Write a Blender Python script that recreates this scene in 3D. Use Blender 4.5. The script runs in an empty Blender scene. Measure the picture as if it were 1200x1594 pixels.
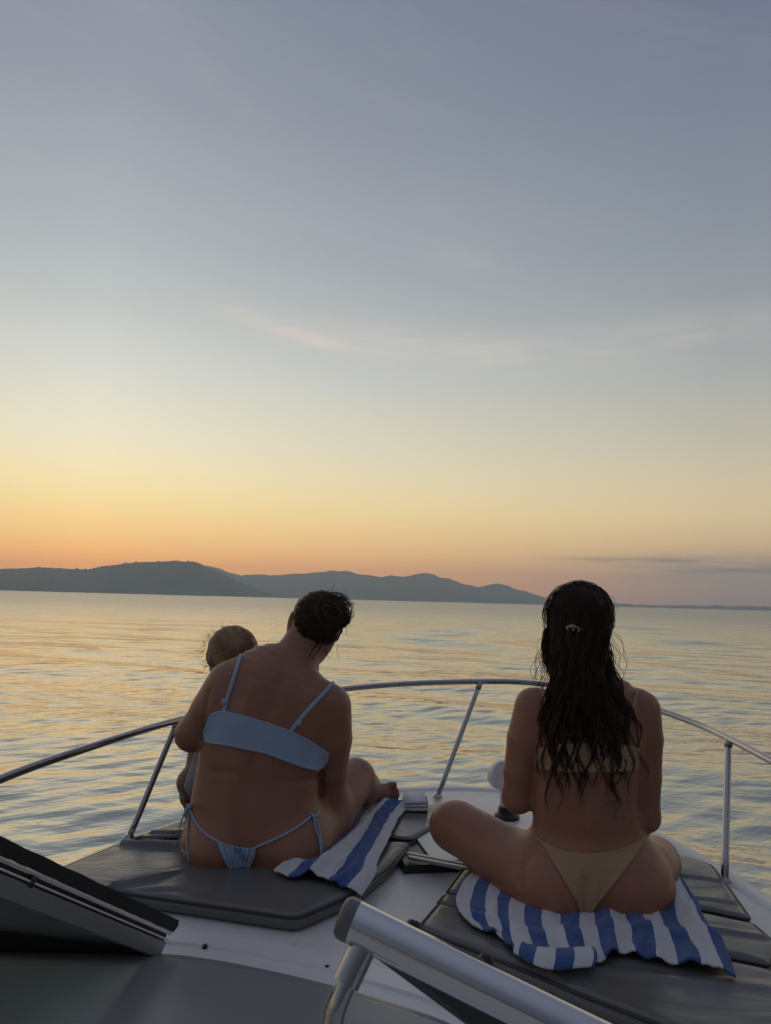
import bpy, bmesh, math, random
import numpy as np
C = bpy.context
SC = C.scene
rng = np.random.default_rng(7)
random.seed(7)

# ------------------------------------------------------------------ camera
FPX, PITCH, ROLL, HC = 1151.0, math.radians(6.8), math.radians(1.53), 0.80
_F = np.array([0, math.cos(PITCH), math.sin(PITCH)])
_U0 = np.array([0, -math.sin(PITCH), math.cos(PITCH)]); _R0 = np.array([1.0, 0, 0])
_R = math.cos(ROLL) * _R0 + math.sin(ROLL) * _U0
_U = -math.sin(ROLL) * _R0 + math.cos(ROLL) * _U0
CAM = np.array([0, 0, HC])
cd = bpy.data.cameras.new('camera'); cam = bpy.data.objects.new('camera', cd)
C.collection.objects.link(cam); SC.camera = cam
from mathutils import Matrix, Vector
cam.matrix_world = Matrix(((_R[0], _U[0], -_F[0], 0), (_R[1], _U[1], -_F[1], 0), (_R[2], _U[2], -_F[2], HC), (0, 0, 0, 1)))
cd.sensor_fit = 'VERTICAL'; cd.angle = 2 * math.atan(797 / FPX)
cd.clip_start = 0.05; cd.clip_end = 60000
cd.dof.use_dof = True; cd.dof.focus_distance = 2.6; cd.dof.aperture_fstop = 9.0

# ------------------------------------------------------------------ sky
SUN_AZ = math.radians(-22)
def lin(*c):
    return tuple((x / 255 / 12.92) if x / 255 <= .04045 else ((x / 255 + .055) / 1.055) ** 2.4 for x in c)
w = bpy.data.worlds.new('World'); SC.world = w; w.use_nodes = True
nt = w.node_tree; N = nt.nodes; Lk = nt.links
class G:                                                   # tiny node-graph helper
    def __init__(s, nt): s.nt = nt
    def n(s, t, **kw):
        o = s.nt.nodes.new(t)
        for k, v in kw.items(): setattr(o, k, v)
        return o
    def put(s, sock, v):
        if isinstance(v, bpy.types.NodeSocket): s.nt.links.new(v, sock)
        elif v is not None: sock.default_value = v
    def m(s, op, a, b=None, c=None, clamp=False):
        o = s.n('ShaderNodeMath', operation=op, use_clamp=clamp)
        for i, v in enumerate((a, b, c)):
            if v is not None: s.put(o.inputs[i], v)
        return o.outputs[0]
    def vm(s, op, a, b=None, out=0):
        o = s.n('ShaderNodeVectorMath', operation=op)
        s.put(o.inputs[0], a)
        if b is not None: s.put(o.inputs[1], b)
        return o.outputs[out]
    def mix(s, f, a, b, bt='MIX'):
        o = s.n('ShaderNodeMix', data_type='RGBA', blend_type=bt)
        s.put(o.inputs[0], f); s.put(o.inputs[6], a); s.put(o.inputs[7], b)
        return o.outputs[2]
    def ramp(s, f, stops, interp='LINEAR'):
        o = s.n('ShaderNodeValToRGB'); o.color_ramp.interpolation = interp
        e = o.color_ramp.elements
        while len(e) < len(stops): e.new(0.5)
        for el, (p, c) in zip(e, stops):
            el.position = p; el.color = tuple(c)[:3] + (1,)
        s.put(o.inputs[0], f); return o.outputs[0]
    def noise(s, v, scale, detail=3, rough=.5, out=0, dist=0):
        o = s.n('ShaderNodeTexNoise'); o.inputs['Scale'].default_value = scale
        o.inputs['Detail'].default_value = detail; o.inputs['Roughness'].default_value = rough
        o.inputs['Distortion'].default_value = dist
        if v is not None: s.put(o.inputs['Vector'], v)
        return o.outputs[out]
    def mapping(s, v, scale=(1, 1, 1), rot=(0, 0, 0), loc=(0, 0, 0), typ='POINT'):
        o = s.n('ShaderNodeMapping', vector_type=typ); s.put(o.inputs[0], v)
        o.inputs['Scale'].default_value = scale; o.inputs['Rotation'].default_value = rot; o.inputs['Location'].default_value = loc
        return o.outputs[0]
    def sep(s, v):
        o = s.n('ShaderNodeSeparateXYZ'); s.put(o.inputs[0], v); return o.outputs
    def comb(s, x, y, z):
        o = s.n('ShaderNodeCombineXYZ')
        for i, v in enumerate((x, y, z)): s.put(o.inputs[i], v)
        return o.outputs[0]
g = G(nt)
D = g.n('ShaderNodeTexCoord').outputs['Generated']
dx, dy, dz = g.sep(D)
elev = g.m('ARCSINE', g.m('MINIMUM', g.m('MAXIMUM', dz, -1.0), 1.0))
epos = g.m('DIVIDE', g.m('MAXIMUM', elev, 0.0), math.pi / 2)
sx, sy = math.sin(SUN_AZ), math.cos(SUN_AZ)
hlen = g.m('MAXIMUM', g.m('SQRT', g.m('ADD', g.m('MULTIPLY', dx, dx), g.m('MULTIPLY', dy, dy))), 1e-4)
cosa = g.m('DIVIDE', g.m('ADD', g.m('MULTIPLY', dx, sx), g.m('MULTIPLY', dy, sy)), hlen)
ang = g.m('ARCCOSINE', g.m('MINIMUM', g.m('MAXIMUM', cosa, -1.0), 1.0))
ZEN = (.215, .240, .315)
HAZE_D, HAZE_TOP, HAZE_FAR, HAZE_S = 1.6e-4, 300.0, 7700.0, np.array([.20, .20, .19])
def behind(e, c):                                           # sky radiance beyond the haze for a colour seen through it
    t = math.exp(-HAZE_D * min(HAZE_FAR, HAZE_TOP / max(math.sin(math.radians(e)), 1e-3)))
    return tuple(np.maximum((np.array(lin(*c)) - HAZE_S * (1 - t)) / t, .02))
def stops(rows, zen=ZEN, seen=True):
    out = [(e / 90, behind(e, c) if seen else lin(*c)) for e, c in rows]
    return out + [(.72, tuple(.35 * np.array(out[-1][1]) + .65 * np.array(zen))), (1.0, zen)]
near = stops([(0, (206, 144, 108)), (1.7, (226, 160, 108)), (4.1, (241, 194, 130)), (6.6, (245, 217, 156)), (9.1, (243, 226, 181)), (11.6, (234, 226, 198)), (16.5, (214, 214, 205)),
              (21.3, (190, 195, 193)), (25.8, (174, 181, 185)), (34.2, (152, 158, 168)), (41.5, (138, 144, 158))])
far = stops([(0, (138, 127, 122)), (1.7, (150, 136, 126)), (4.1, (190, 166, 134)), (6.6, (209, 189, 150)), (9.1, (204, 191, 162)), (11.6, (192, 186, 166)), (16.5, (170, 173, 170)),
             (21.3, (153, 159, 163)), (25.8, (140, 147, 157)), (34.2, (123, 131, 147)), (41.5, (110, 118, 137))])
rear = stops([(0, (74, 71, 80)), (6, (80, 77, 86)), (14, (80, 81, 92)), (30, (90, 95, 110)), (41.5, (104, 111, 128))], seen=False)
m1 = g.m('MULTIPLY', ang, 1 / math.radians(47), clamp=True)
mr = g.n('ShaderNodeMapRange', interpolation_type='SMOOTHSTEP')
g.put(mr.inputs[0], ang); mr.inputs[1].default_value = math.radians(35); mr.inputs[2].default_value = math.radians(165)
sky = g.mix(mr.outputs[0], g.mix(m1, g.ramp(epos, near), g.ramp(epos, far)), g.ramp(epos, rear))
az = g.m('ARCTAN2', dx, dy)
# thin cirrus everywhere, a brighter streak, and a low grey bank to the right
P2 = g.comb(g.m('MULTIPLY', az, 1.6), g.m('MULTIPLY', g.m('ADD', elev, g.m('MULTIPLY', az, .22)), 9.0), 0.0)
ci = g.ramp(g.noise(P2, 1.7, 7, .62, dist=.6), [(.52, (0, 0, 0)), (.80, (1, 1, 1))])
def dirpx(px, py):
    d = _F + _R * (px - 600) / FPX - _U * (py - 797) / FPX
    return math.atan2(d[0], d[1]), math.atan2(d[2], math.hypot(d[0], d[1]))
def blob(px, py, su, sv, rot):                              # soft elongated cloud mask round a sky direction
    a0, e0 = dirpx(px, py)
    u = g.m('SUBTRACT', az, a0); v = g.m('SUBTRACT', elev, e0)
    cr, sr = math.cos(rot), math.sin(rot)
    uu = g.m('DIVIDE', g.m('ADD', g.m('MULTIPLY', u, cr), g.m('MULTIPLY', v, sr)), su)
    vv = g.m('DIVIDE', g.m('SUBTRACT', g.m('MULTIPLY', v, cr), g.m('MULTIPLY', u, sr)), sv)
    return g.m('EXPONENT', g.m('MULTIPLY', g.m('ADD', g.m('MULTIPLY', uu, uu), g.m('MULTIPLY', vv, vv)), -1.0))
fib = g.noise(g.mapping(g.comb(az, elev, 0.0), (9, 60, 1), (0, 0, math.radians(14))), 1.0, 6, .65, dist=.4)
fibm = g.ramp(fib, [(.28, (0, 0, 0)), (.74, (1, 1, 1))])
st = g.m('ADD', g.m('MULTIPLY', blob(450, 516, .095, .010, math.radians(-12)), 1.5), g.m('MULTIPLY', blob(640, 538, .22, .026, math.radians(-6)), 1.0))
st = g.m('ADD', st, g.m('MULTIPLY', blob(1030, 520, .16, .022, 0), .55))
st = g.m('ADD', st, g.m('MULTIPLY', blob(720, 402, .05, .016, -.2), .35))
st = g.m('ADD', st, g.m('MULTIPLY', blob(310, 110, .14, .018, -.45), .14))
sky = g.mix(g.m('MULTIPLY', g.m('MULTIPLY', st, fibm), .62, clamp=True), sky, lin(222, 211, 200) + (1,))
sky = g.mix(g.m('MULTIPLY', ci, .07), sky, lin(225, 205, 195) + (1,))
bank = g.m('ADD', g.m('MULTIPLY', blob(1150, 886, .13, .016, -.02), 1.2), g.m('MULTIPLY', blob(985, 872, .09, .003, -.01), .8))
bn = g.ramp(g.noise(g.mapping(g.comb(az, elev, 0.0), (10, 120, 1)), 1.0, 5, .6), [(.25, (0, 0, 0)), (.62, (1, 1, 1))])
sky = g.mix(g.m('MULTIPLY', g.m('MULTIPLY', bank, bn), .70, clamp=True), sky, lin(124, 118, 122) + (1,))
bg = N['Background']; g.put(bg.inputs[0], sky); bg.inputs[1].default_value = 1.0

sl = bpy.data.lights.new('sun', 'SUN'); sl.energy = 0.04; sl.angle = math.radians(30); sl.color = (1, .55, .28)
so = bpy.data.objects.new('sun', sl); C.collection.objects.link(so)
sd = Vector((math.sin(SUN_AZ) * math.cos(.05), math.cos(SUN_AZ) * math.cos(.05), math.sin(.05)))
so.rotation_euler = sd.to_track_quat('Z', 'Y').to_euler()

vs = SC.view_settings; vs.view_transform = 'Standard'; vs.look = 'None'; vs.gamma = 1; vs.use_curve_mapping = False; vs.exposure = 0
SC.cycles.use_denoising = True
SC.cycles.max_bounces = 8; SC.cycles.volume_bounces = 1; SC.cycles.caustics_reflective = False; SC.cycles.caustics_refractive = False

# ------------------------------------------------------------------ measuring helpers (image point -> place in the world)
def ray(px, py): return _F + _R * (px - 600) / FPX - _U * (py - 797) / FPX
def P(px, py, Y):
    d = ray(px, py); return CAM + d * (Y / d[1])
def Z(px, py, z):
    d = ray(px, py); return CAM + d * ((z - HC) / d[2])
def proj(p):
    q = np.asarray(p) - CAM; ww = q @ _F
    return 600 + FPX * (q @ _R) / ww, 797 - FPX * (q @ _U) / ww
def catmull(pts, n):
    pts = np.asarray(pts, float)
    t = np.linspace(0, len(pts) - 1, n); i = np.clip(t.astype(int), 0, len(pts) - 2); f = (t - i)[:, None]
    g_ = lambda k: pts[np.clip(k, 0, len(pts) - 1)]
    a, b, c, d = g_(i - 1), g_(i), g_(i + 1), g_(i + 2)
    return .5 * ((2 * b) + (c - a) * f + (2 * a - 5 * b + 4 * c - d) * f ** 2 + (3 * b - a - 3 * c + d) * f ** 3)

# ------------------------------------------------------------------ objects
ORIGIN = {}
def mesh_obj(name, v, f, mat, parent=None, smooth=True, angle=None, uv=None):
    me = bpy.data.meshes.new(name)
    v = np.asarray(v, float)
    o = bpy.data.objects.new(name, me)
    org = np.zeros(3)
    if parent is not None:
        org = ORIGIN[parent.name]; o.parent = parent
    ORIGIN[o.name] = org
    me.from_pydata((v - org).tolist(), [], f if isinstance(f, list) else f.tolist())
    if smooth:
        me.shade_smooth()
        if angle: me.set_sharp_from_angle(angle=math.radians(angle))
    if uv is not None:
        ul = me.uv_layers.new(name='UVMap')
        li = np.empty(len(me.loops), int); me.loops.foreach_get('vertex_index', li)
        ul.data.foreach_set('uv', np.asarray(uv, float)[li].ravel())
    for m_ in (mat if isinstance(mat, (list, tuple)) else [mat]):
        me.materials.append(m_)
    C.collection.objects.link(o)
    return o
def thing(name, loc, label, cat, group=None):
    o = bpy.data.objects.new(name, None); C.collection.objects.link(o)
    o.location = tuple(loc); o.empty_display_size = .1
    ORIGIN[o.name] = np.asarray(loc, float)
    o['label'] = label; o['category'] = cat
    if group: o['group'] = group
    return o
def join(*parts):
    V, Fc, n = [], [], 0
    for v, f in parts:
        V.append(np.asarray(v, float)); Fc += [[i + n for i in q] for q in f]; n += len(v)
    return np.concatenate(V), Fc
def tube(pts, r, sides=12, cap=True, flat=None):
    pts = np.asarray(pts, float); n = len(pts)
    r = np.broadcast_to(np.asarray(r, float), (n,))
    T = np.gradient(pts, axis=0); T /= np.linalg.norm(T, axis=1)[:, None] + 1e-12
    up = np.array([0, 0, 1.0]) if abs(T[0][2]) < .9 else np.array([1.0, 0, 0])
    nrm = np.cross(T[0], up); nrm /= np.linalg.norm(nrm)
    V = []; a = np.arange(sides) * 2 * math.pi / sides
    for i in range(n):
        nrm = nrm - T[i] * (nrm @ T[i]); nrm /= np.linalg.norm(nrm) + 1e-12
        b = np.cross(T[i], nrm)
        V.append(pts[i] + r[i] * (np.cos(a)[:, None] * nrm + np.sin(a)[:, None] * b))
    V = np.concatenate(V); Fc = []
    for i in range(n - 1):
        for j in range(sides):
            k = (j + 1) % sides
            Fc.append([i * sides + j, i * sides + k, (i + 1) * sides + k, (i + 1) * sides + j])
    if cap:
        Fc.append(list(range(sides))[::-1]); Fc.append([(n - 1) * sides + j for j in range(sides)])
    return V, Fc
def lathe(profile, centre, axis=(0, 0, 1), sides=20):
    ax = np.asarray(axis, float); ax /= np.linalg.norm(ax)
    u = np.cross(ax, (0, 1, 0) if abs(ax[1]) < .9 else (1, 0, 0)); u /= np.linalg.norm(u); v_ = np.cross(ax, u)
    a = np.arange(sides) * 2 * math.pi / sides
    V = np.concatenate([np.asarray(centre) + ax * h + r * (np.cos(a)[:, None] * u + np.sin(a)[:, None] * v_) for r, h in profile])
    Fc = []
    for i in range(len(profile) - 1):
        for j in range(sides):
            k = (j + 1) % sides
            Fc.append([i * sides + j, i * sides + k, (i + 1) * sides + k, (i + 1) * sides + j])
    Fc.append(list(range(sides))[::-1]); Fc.append([(len(profile) - 1) * sides + j for j in range(sides)])
    return V, Fc
def bar(p0, p1, wdir, wid, th, ndir=None, bev=0.0):        # rectangular bar between two points
    p0, p1, wdir = (np.asarray(x, float) for x in (p0, p1, wdir))
    T = (p1 - p0) / np.linalg.norm(p1 - p0)
    wdir = wdir - T * (wdir @ T); wdir /= np.linalg.norm(wdir); nn = np.cross(T, wdir)
    h, t = wid / 2, th / 2; b = min(bev, h * .9, t * .9)
    sec = [(-h, -t), (h, -t), (h, t), (-h, t)] if b == 0 else [(-h + b, -t), (h - b, -t), (h, -t + b), (h, t - b), (h - b, t), (-h + b, t), (-h, t - b), (-h, -t + b)]
    k = len(sec)
    V = np.array([p + wdir * a_ + nn * c_ for p in (p0, p1) for a_, c_ in sec])
    Fc = [[i, (i + 1) % k, k + (i + 1) % k, k + i] for i in range(k)] + [list(range(k))[::-1], [k + i for i in range(k)]]
    return V, Fc

# ------------------------------------------------------------------ materials
def mat(name, base, rough=.5, metal=0, spec=.5, fn=None, **kw):
    m_ = bpy.data.materials.new(name); m_.use_nodes = True
    gg = G(m_.node_tree); b = m_.node_tree.nodes['Principled BSDF']
    b.inputs['Base Color'].default_value = tuple(base) + (1,)
    b.inputs['Roughness'].default_value = rough; b.inputs['Metallic'].default_value = metal
    b.inputs['Specular IOR Level'].default_value = spec
    for k, v in kw.items(): b.inputs[k.replace('_', ' ')].default_value = v
    if fn: fn(gg, b)
    return m_
def bump(gg, b, h, strength, dist):
    o = gg.n('ShaderNodeBump'); o.inputs['Strength'].default_value = strength; o.inputs['Distance'].default_value = dist
    gg.put(o.inputs['Height'], h); gg.put(b.inputs['Normal'], o.outputs[0]); return o
def pos(gg): return gg.n('ShaderNodeNewGeometry').outputs['Position']

def f_gel(gg, b):
    p = pos(gg); n1 = gg.noise(p, 3, 5, .6); n2 = gg.noise(p, 40, 3, .6)
    gg.put(b.inputs['Base Color'], gg.mix(gg.ramp(n1, [(.3, (0, 0, 0)), (.75, (1, 1, 1))]), (.78, .765, .74, 1), (.70, .685, .66, 1)))
    gg.put(b.inputs['Roughness'], gg.m('MULTIPLY_ADD', n1, .25, .22))
    bump(gg, b, n2, .05, .002)
M_gel = mat('gelcoat', (.6, .6, .58), .3, fn=f_gel)
def f_deck(gg, b):
    p = pos(gg); n1 = gg.noise(p, 2.3, 5, .6); n2 = gg.noise(p, 22, 4, .6)
    c = gg.mix(gg.ramp(n1, [(.3, (0, 0, 0)), (.75, (1, 1, 1))]), (.76, .74, .71, 1), (.68, .66, .63, 1))
    gg.put(b.inputs['Base Color'], gg.mix(gg.ramp(n2, [(.56, (0, 0, 0)), (.8, (1, 1, 1))]), c, (.58, .56, .53, 1)))
    o = gg.n('ShaderNodeTexVoronoi'); o.inputs['Scale'].default_value = 190; gg.put(o.inputs['Vector'], p)
    b.inputs['Roughness'].default_value = .34
    bump(gg, b, o.outputs['Distance'], .35, .0012)
M_deck = mat('nonskid_deck', (.6, .6, .58), .4, fn=f_deck)
def f_vinyl(gg, b):
    p = pos(gg); n1 = gg.noise(p, 3.2, 5, .6); n2 = gg.noise(p, 260, 2, .5); n3 = gg.noise(gg.mapping(p, (2.2, 9, 5), (0, 0, .25)), 1.2, 4, .55, dist=1.2)
    gg.put(b.inputs['Base Color'], gg.mix(n1, (.115, .113, .110, 1), (.165, .160, .155, 1)))
    gg.put(b.inputs['Roughness'], gg.m('MULTIPLY_ADD', n1, .2, .20))
    bump(gg, b, gg.m('ADD', gg.m('MULTIPLY', n2, .05), n3), .35, .012)
M_vinyl = mat('grey_vinyl', (.1, .1, .1), .35, fn=f_vinyl)
M_piping = mat('dark_piping', (.035, .035, .037), .45)
def f_steel(gg, b):
    n1 = gg.noise(pos(gg), 30, 4, .6); gg.put(b.inputs['Roughness'], gg.m('MULTIPLY_ADD', n1, .12, .07))
    bump(gg, b, gg.noise(pos(gg), 9, 2), .03, .002)
M_steel = mat('stainless_steel', (.40, .40, .41), .16, 1, fn=f_steel)
def f_brush(gg, b):
    n1 = gg.noise(gg.mapping(pos(gg), (25, 25, 25)), 1.5, 4, .6); gg.put(b.inputs['Roughness'], gg.m('MULTIPLY_ADD', n1, .2, .24))
M_alu = mat('brushed_aluminium', (.78, .775, .77), .3, 1, fn=f_brush)
M_bar = mat('polished_bar', (.62, .62, .63), .045, 1)
M_aludull = mat('dull_aluminium', (.34, .335, .33), .36, .7, fn=f_brush)
M_rubber = mat('black_rubber', (.012, .012, .013), .55)
M_blackpl = mat('black_plastic', (.02, .02, .022), .35)
M_greycap = mat('grey_end_cap', (.13, .13, .132), .35)
def f_dash(gg, b):
    n1 = gg.noise(pos(gg), 5, 5, .6)
    gg.put(b.inputs['Base Color'], gg.mix(n1, (.23, .23, .23, 1), (.28, .278, .275, 1)))
    bump(gg, b, gg.noise(pos(gg), 420, 2), .06, .001)
M_dash = mat('grey_dash', (.16, .16, .16), .28, fn=f_dash)
M_glass = mat('tinted_glass', (.66, .80, .72), .01, 0, .5, Transmission_Weight=.92, IOR=1.45)
M_smoke = mat('smoked_acrylic', (.01, .011, .012), .05, 0, .6)
M_white = mat('white_plastic', (.72, .73, .75), .25)

def skin(name, a, b_, tat=()):
    def fn(gg, b):
        p = pos(gg); n1 = gg.noise(p, 7, 5, .6); n2 = gg.noise(p, 55, 3, .6)
        c = gg.mix(gg.ramp(n1, [(.3, (0, 0, 0)), (.75, (1, 1, 1))]), a + (1,), b_ + (1,))
        c = gg.mix(gg.m('MULTIPLY', gg.ramp(n2, [(.62, (0, 0, 0)), (.78, (1, 1, 1))]), .22), c, tuple(.55 * x for x in a) + (1,))
        for (tp, r, sc) in tat:                              # ink line drawings on the skin
            d = gg.vm('DISTANCE', p, tuple(tp), out=1)
            msk = gg.ramp(d, [(r * .55, (1, 1, 1)), (r, (0, 0, 0))])
            v = gg.n('ShaderNodeTexVoronoi', feature='DISTANCE_TO_EDGE'); v.inputs['Scale'].default_value = sc
            gg.put(v.inputs['Vector'], gg.vm('ADD', p, gg.vm('SCALE', gg.noise(p, 30, 2, out=1), None) if False else gg.noise(p, 24, 2, out=1)))
            ln = gg.ramp(v.outputs['Distance'], [(.05, (1, 1, 1)), (.12, (0, 0, 0))])
            ptn = gg.ramp(gg.noise(p, 45, 2), [(.46, (0, 0, 0)), (.52, (1, 1, 1))])
            c = gg.mix(gg.m('MULTIPLY', gg.m('MULTIPLY', msk, gg.m('MAXIMUM', ln, 0.0)), gg.m('MULTIPLY', ptn, .7)), c, (.03, .035, .04, 1))
        vm_ = gg.n('ShaderNodeTexVoronoi'); vm_.inputs['Scale'].default_value = 17; gg.put(vm_.inputs['Vector'], p)
        mole = gg.m('MULTIPLY', gg.m('LESS_THAN', vm_.outputs['Distance'], .05), gg.m('GREATER_THAN', gg.sep(vm_.outputs['Color'])[0], .62))
        c = gg.mix(gg.m('MULTIPLY', mole, .75), c, tuple(.3 * x for x in a) + (1,))
        gg.put(b.inputs['Base Color'], c)
        gg.put(b.inputs['Roughness'], gg.m('MULTIPLY_ADD', n2, .28, .27))
        pv = gg.n('ShaderNodeTexVoronoi'); pv.inputs['Scale'].default_value = 420; gg.put(pv.inputs['Vector'], p)
        bump(gg, b, gg.m('ADD', gg.m('MULTIPLY', pv.outputs['Distance'], .2), n2), .28, .003)
    return mat(name, a, 0.45, spec=.5, fn=fn, Subsurface_Weight=.12, Subsurface_Radius=(.012, .005, .003), Subsurface_Scale=.6)
def cloth(name, a, sc=900, sheen=.2, rough=.8):
    def fn(gg, b):
        p = pos(gg); n = gg.noise(p, 14, 4, .6)
        gg.put(b.inputs['Base Color'], gg.mix(n, tuple(x * .88 for x in a) + (1,), tuple(min(1, x * 1.1) for x in a) + (1,)))
        bump(gg, b, gg.m('ADD', gg.m('MULTIPLY', gg.noise(p, sc, 1), .15), gg.noise(gg.mapping(p, (22, 22, 9)), 1.4, 3)), .35, .004)
    return mat(name, a, rough, spec=.3, fn=fn, Sheen_Weight=sheen)
M_hairdark = mat('dark_wet_hair', (.040, .021, .013), .58, spec=.22)
M_hairbrown = mat('dark_brown_hair', (.075, .042, .026), .42, spec=.3)
M_hairbaby = mat('light_brown_hair', (.44, .29, .17), .6, spec=.3)
M_eye = mat('eye', (.7, .68, .65), .1)

# ------------------------------------------------------------------ WATER
ZW = -1.30
def make_water():
    # angular lines: dense ahead, sparse behind
    fa = np.radians(np.linspace(-48, 48, 620)); ba = np.radians(np.linspace(48, 312, 70))[1:-1]
    A = np.concatenate([fa, ba])
    Rr = [.02, 1.0]
    while Rr[-1] < 14000: Rr.append(Rr[-1] + min(.046 * max(1, (Rr[-1] / 15) ** 2), Rr[-1] * .35))
    Rr = np.array(Rr)
    AA, RR = np.meshgrid(A, Rr); X = RR * np.sin(AA); Yv = RR * np.cos(AA)
    dr = np.gradient(Rr)[:, None] * np.ones_like(AA)
    zz = np.zeros_like(X)
    w_ = np.random.default_rng(3)
    def add(n, lmin, lmax, dirdeg, spread, slope, far=None):
        nonlocal zz
        for _ in range(n):
            l = math.exp(w_.uniform(math.log(lmin), math.log(lmax)))
            th = math.radians(dirdeg + w_.normal() * spread)          # direction of travel, from +x
            k = 2 * math.pi / l
            ph = w_.uniform(0, 6.28)
            # slow envelope so that wave groups come and go
            e1 = .6 + .4 * np.sin((X * math.cos(th + 1.1) + Yv * math.sin(th + 1.1)) * k / 6.3 + ph * 3)
            fade = np.clip((l / dr - 3.5) / 4.0, 0, 1)
            if far: fade = fade * np.clip((RR - far[0]) / (far[1] - far[0]), .25, 1)
            arg = (X * math.cos(th) + Yv * math.sin(th)) * k + ph
            s = np.sin(arg)
            zz += (slope / k) / math.sqrt(n) * e1 * fade * (s + .22 * np.cos(2 * arg))
    add(10, 2.4, 5.0, 54, 9, .078)      # wake swell, crests running away to the left
    add(10, 5, 12, 75, 25, .03)
    add(34, .26, .75, 127, 15, .095)     # wind ripples the other way
    add(14, .9, 2.2, 100, 30, .034)
    add(14, 3.5, 8, 84, 22, .085, (18, 45))
    add(14, 8, 19, 92, 20, .085, (40, 90))
    zz[0] = 0
    V = np.stack([X, Yv + 1.0, ZW + zz], -1).reshape(-1, 3)
    nr, na = X.shape
    i, j = np.meshgrid(np.arange(nr - 1), np.arange(na), indexing='ij'); j2 = (j + 1) % na
    Fq = np.stack([i * na + j, i * na + j2, (i + 1) * na + j2, (i + 1) * na + j], -1).reshape(-1, 4)[:, ::-1]
    def fn(gg, b):
        p = pos(gg)
        a1 = gg.noise(gg.mapping(p, (1, .28, 1), (0, 0, math.radians(37)), typ='TEXTURE'), 1.9, 3, .55)
        a2 = gg.noise(gg.mapping(p, (1, .38, 1), (0, 0, math.radians(-18)), typ='TEXTURE'), .5, 3, .55)
        a3 = gg.noise(gg.mapping(p, (1, .28, 1), (0, 0, math.radians(-5)), typ='TEXTURE'), .07, 4, .6)
        h = gg.m('ADD', gg.m('MULTIPLY', a1, .075), gg.m('ADD', gg.m('MULTIPLY', a2, .26), gg.m('MULTIPLY', a3, 1.5)))
        dist = gg.vm('LENGTH', p, out=1)
        mrg = gg.n('ShaderNodeMapRange', interpolation_type='SMOOTHSTEP'); gg.put(mrg.inputs[0], gg.m('LOGARITHM', dist, 10.0))
        mrg.inputs[1].default_value = 1.2; mrg.inputs[2].default_value = 2.4; mrg.inputs[3].default_value = .05; mrg.inputs[4].default_value = .31
        gg.put(b.inputs['Roughness'], mrg.outputs[0])      # ripples too fine to model far out become gloss
        bo = bump(gg, b, h, .17, 1.0)
        gl_ = gg.n('ShaderNodeBsdfGlossy'); gl_.inputs['Color'].default_value = (.88, .885, .82, 1)
        gg.put(gl_.inputs['Roughness'], mrg.outputs[0]); gg.put(gl_.inputs['Normal'], bo.outputs[0])
        mx = gg.n('ShaderNodeMixShader'); mx.inputs[0].default_value = .34
        out_ = [n_ for n_ in gg.nt.nodes if n_.type == 'OUTPUT_MATERIAL'][0]
        gg.put(mx.inputs[1], b.outputs[0]); gg.put(mx.inputs[2], gl_.outputs[0]); gg.put(out_.inputs[0], mx.outputs[0])
    M = mat('sea_water', (.022, .034, .033), .02, 0, .5, fn=fn, IOR=1.7)
    o = mesh_obj('sea', V, Fq, M); o['kind'] = 'structure'
make_water()

# ------------------------------------------------------------------ HILLS
def hill(name, D, prof, depth, seed, bumpy=1.0, colr=(.035, .05, .03)):
    prof = np.array(prof, float); n = 900
    xs = np.linspace(prof[0, 0], prof[-1, 0], n)
    ysil = np.interp(xs, prof[:, 0], prof[:, 1])
    ker = np.hanning(13); ker /= ker.sum(); ysil = np.convolve(np.pad(ysil, 6, 'edge'), ker, 'valid')
    r_ = np.random.default_rng(seed)
    def fbm(n, octs):
        s = np.zeros(n)
        for f_, a_ in octs: s += a_ * np.interp(np.arange(n) / n * f_, np.arange(int(f_) + 2), r_.normal(size=int(f_) + 2))
        return s
    tops = np.array([P(x, y, D) for x, y in zip(xs, ysil)])
    hgt = np.maximum(tops[:, 2] - ZW, 0)
    ns = 15; rows = []
    sc = D / FPX
    for q in range(ns):
        t = q / (ns - 1) * 2 - 1                           # -1 near shore .. 0 ridge .. 1 far
        sh = (1 - abs(t) ** 1.3)
        z = hgt * sh
        edge = np.clip(hgt / (2.5 * sc), 0, 1)
        z = z + edge * sh * fbm(n, [(60, 1.1 * sc), (25, 1.2 * sc * (1 - sh))]) * (1 if q != 7 else .25)
        z = z + edge * bumpy * np.clip(sh + .15, 0, 1) * np.abs(fbm(n, [(420, 1.0 * sc), (230, .7 * sc)]))
        if q in (0, ns - 1): z = z * 0 - 3
        rows.append(np.stack([tops[:, 0] * (1 + t * depth / D), np.full(n, D + t * depth), ZW + z], -1))
    V = np.concatenate(rows)
    i, j = np.meshgrid(np.arange(ns - 1), np.arange(n - 1), indexing='ij')
    Fq = np.stack([i * n + j, i * n + j + 1, (i + 1) * n + j + 1, (i + 1) * n + j], -1).reshape(-1, 4)
    def fn(gg, b):
        p = pos(gg); nn = gg.noise(p, .02, 5, .7)
        gg.put(b.inputs['Base Color'], gg.mix(gg.ramp(nn, [(.35, (0, 0, 0)), (.68, (1, 1, 1))]), tuple(x * .6 for x in colr) + (1,), tuple(x * 1.5 for x in colr) + (1,)))
    o = mesh_obj(name, V, Fq, mat(name + '_forest', colr, .9, fn=fn)); o['kind'] = 'structure'
    return o
hill('hill', 4400, [(-420, 905), (-250, 888), (-120, 893), (0, 886), (60, 884), (105, 886), (135, 887), (160, 882), (200, 877), (240, 874.5), (275, 873.5), (305, 876), (330, 886), (350, 896), (372, 906), (400, 917), (430, 928), (460, 931)], 420, 1)
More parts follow.
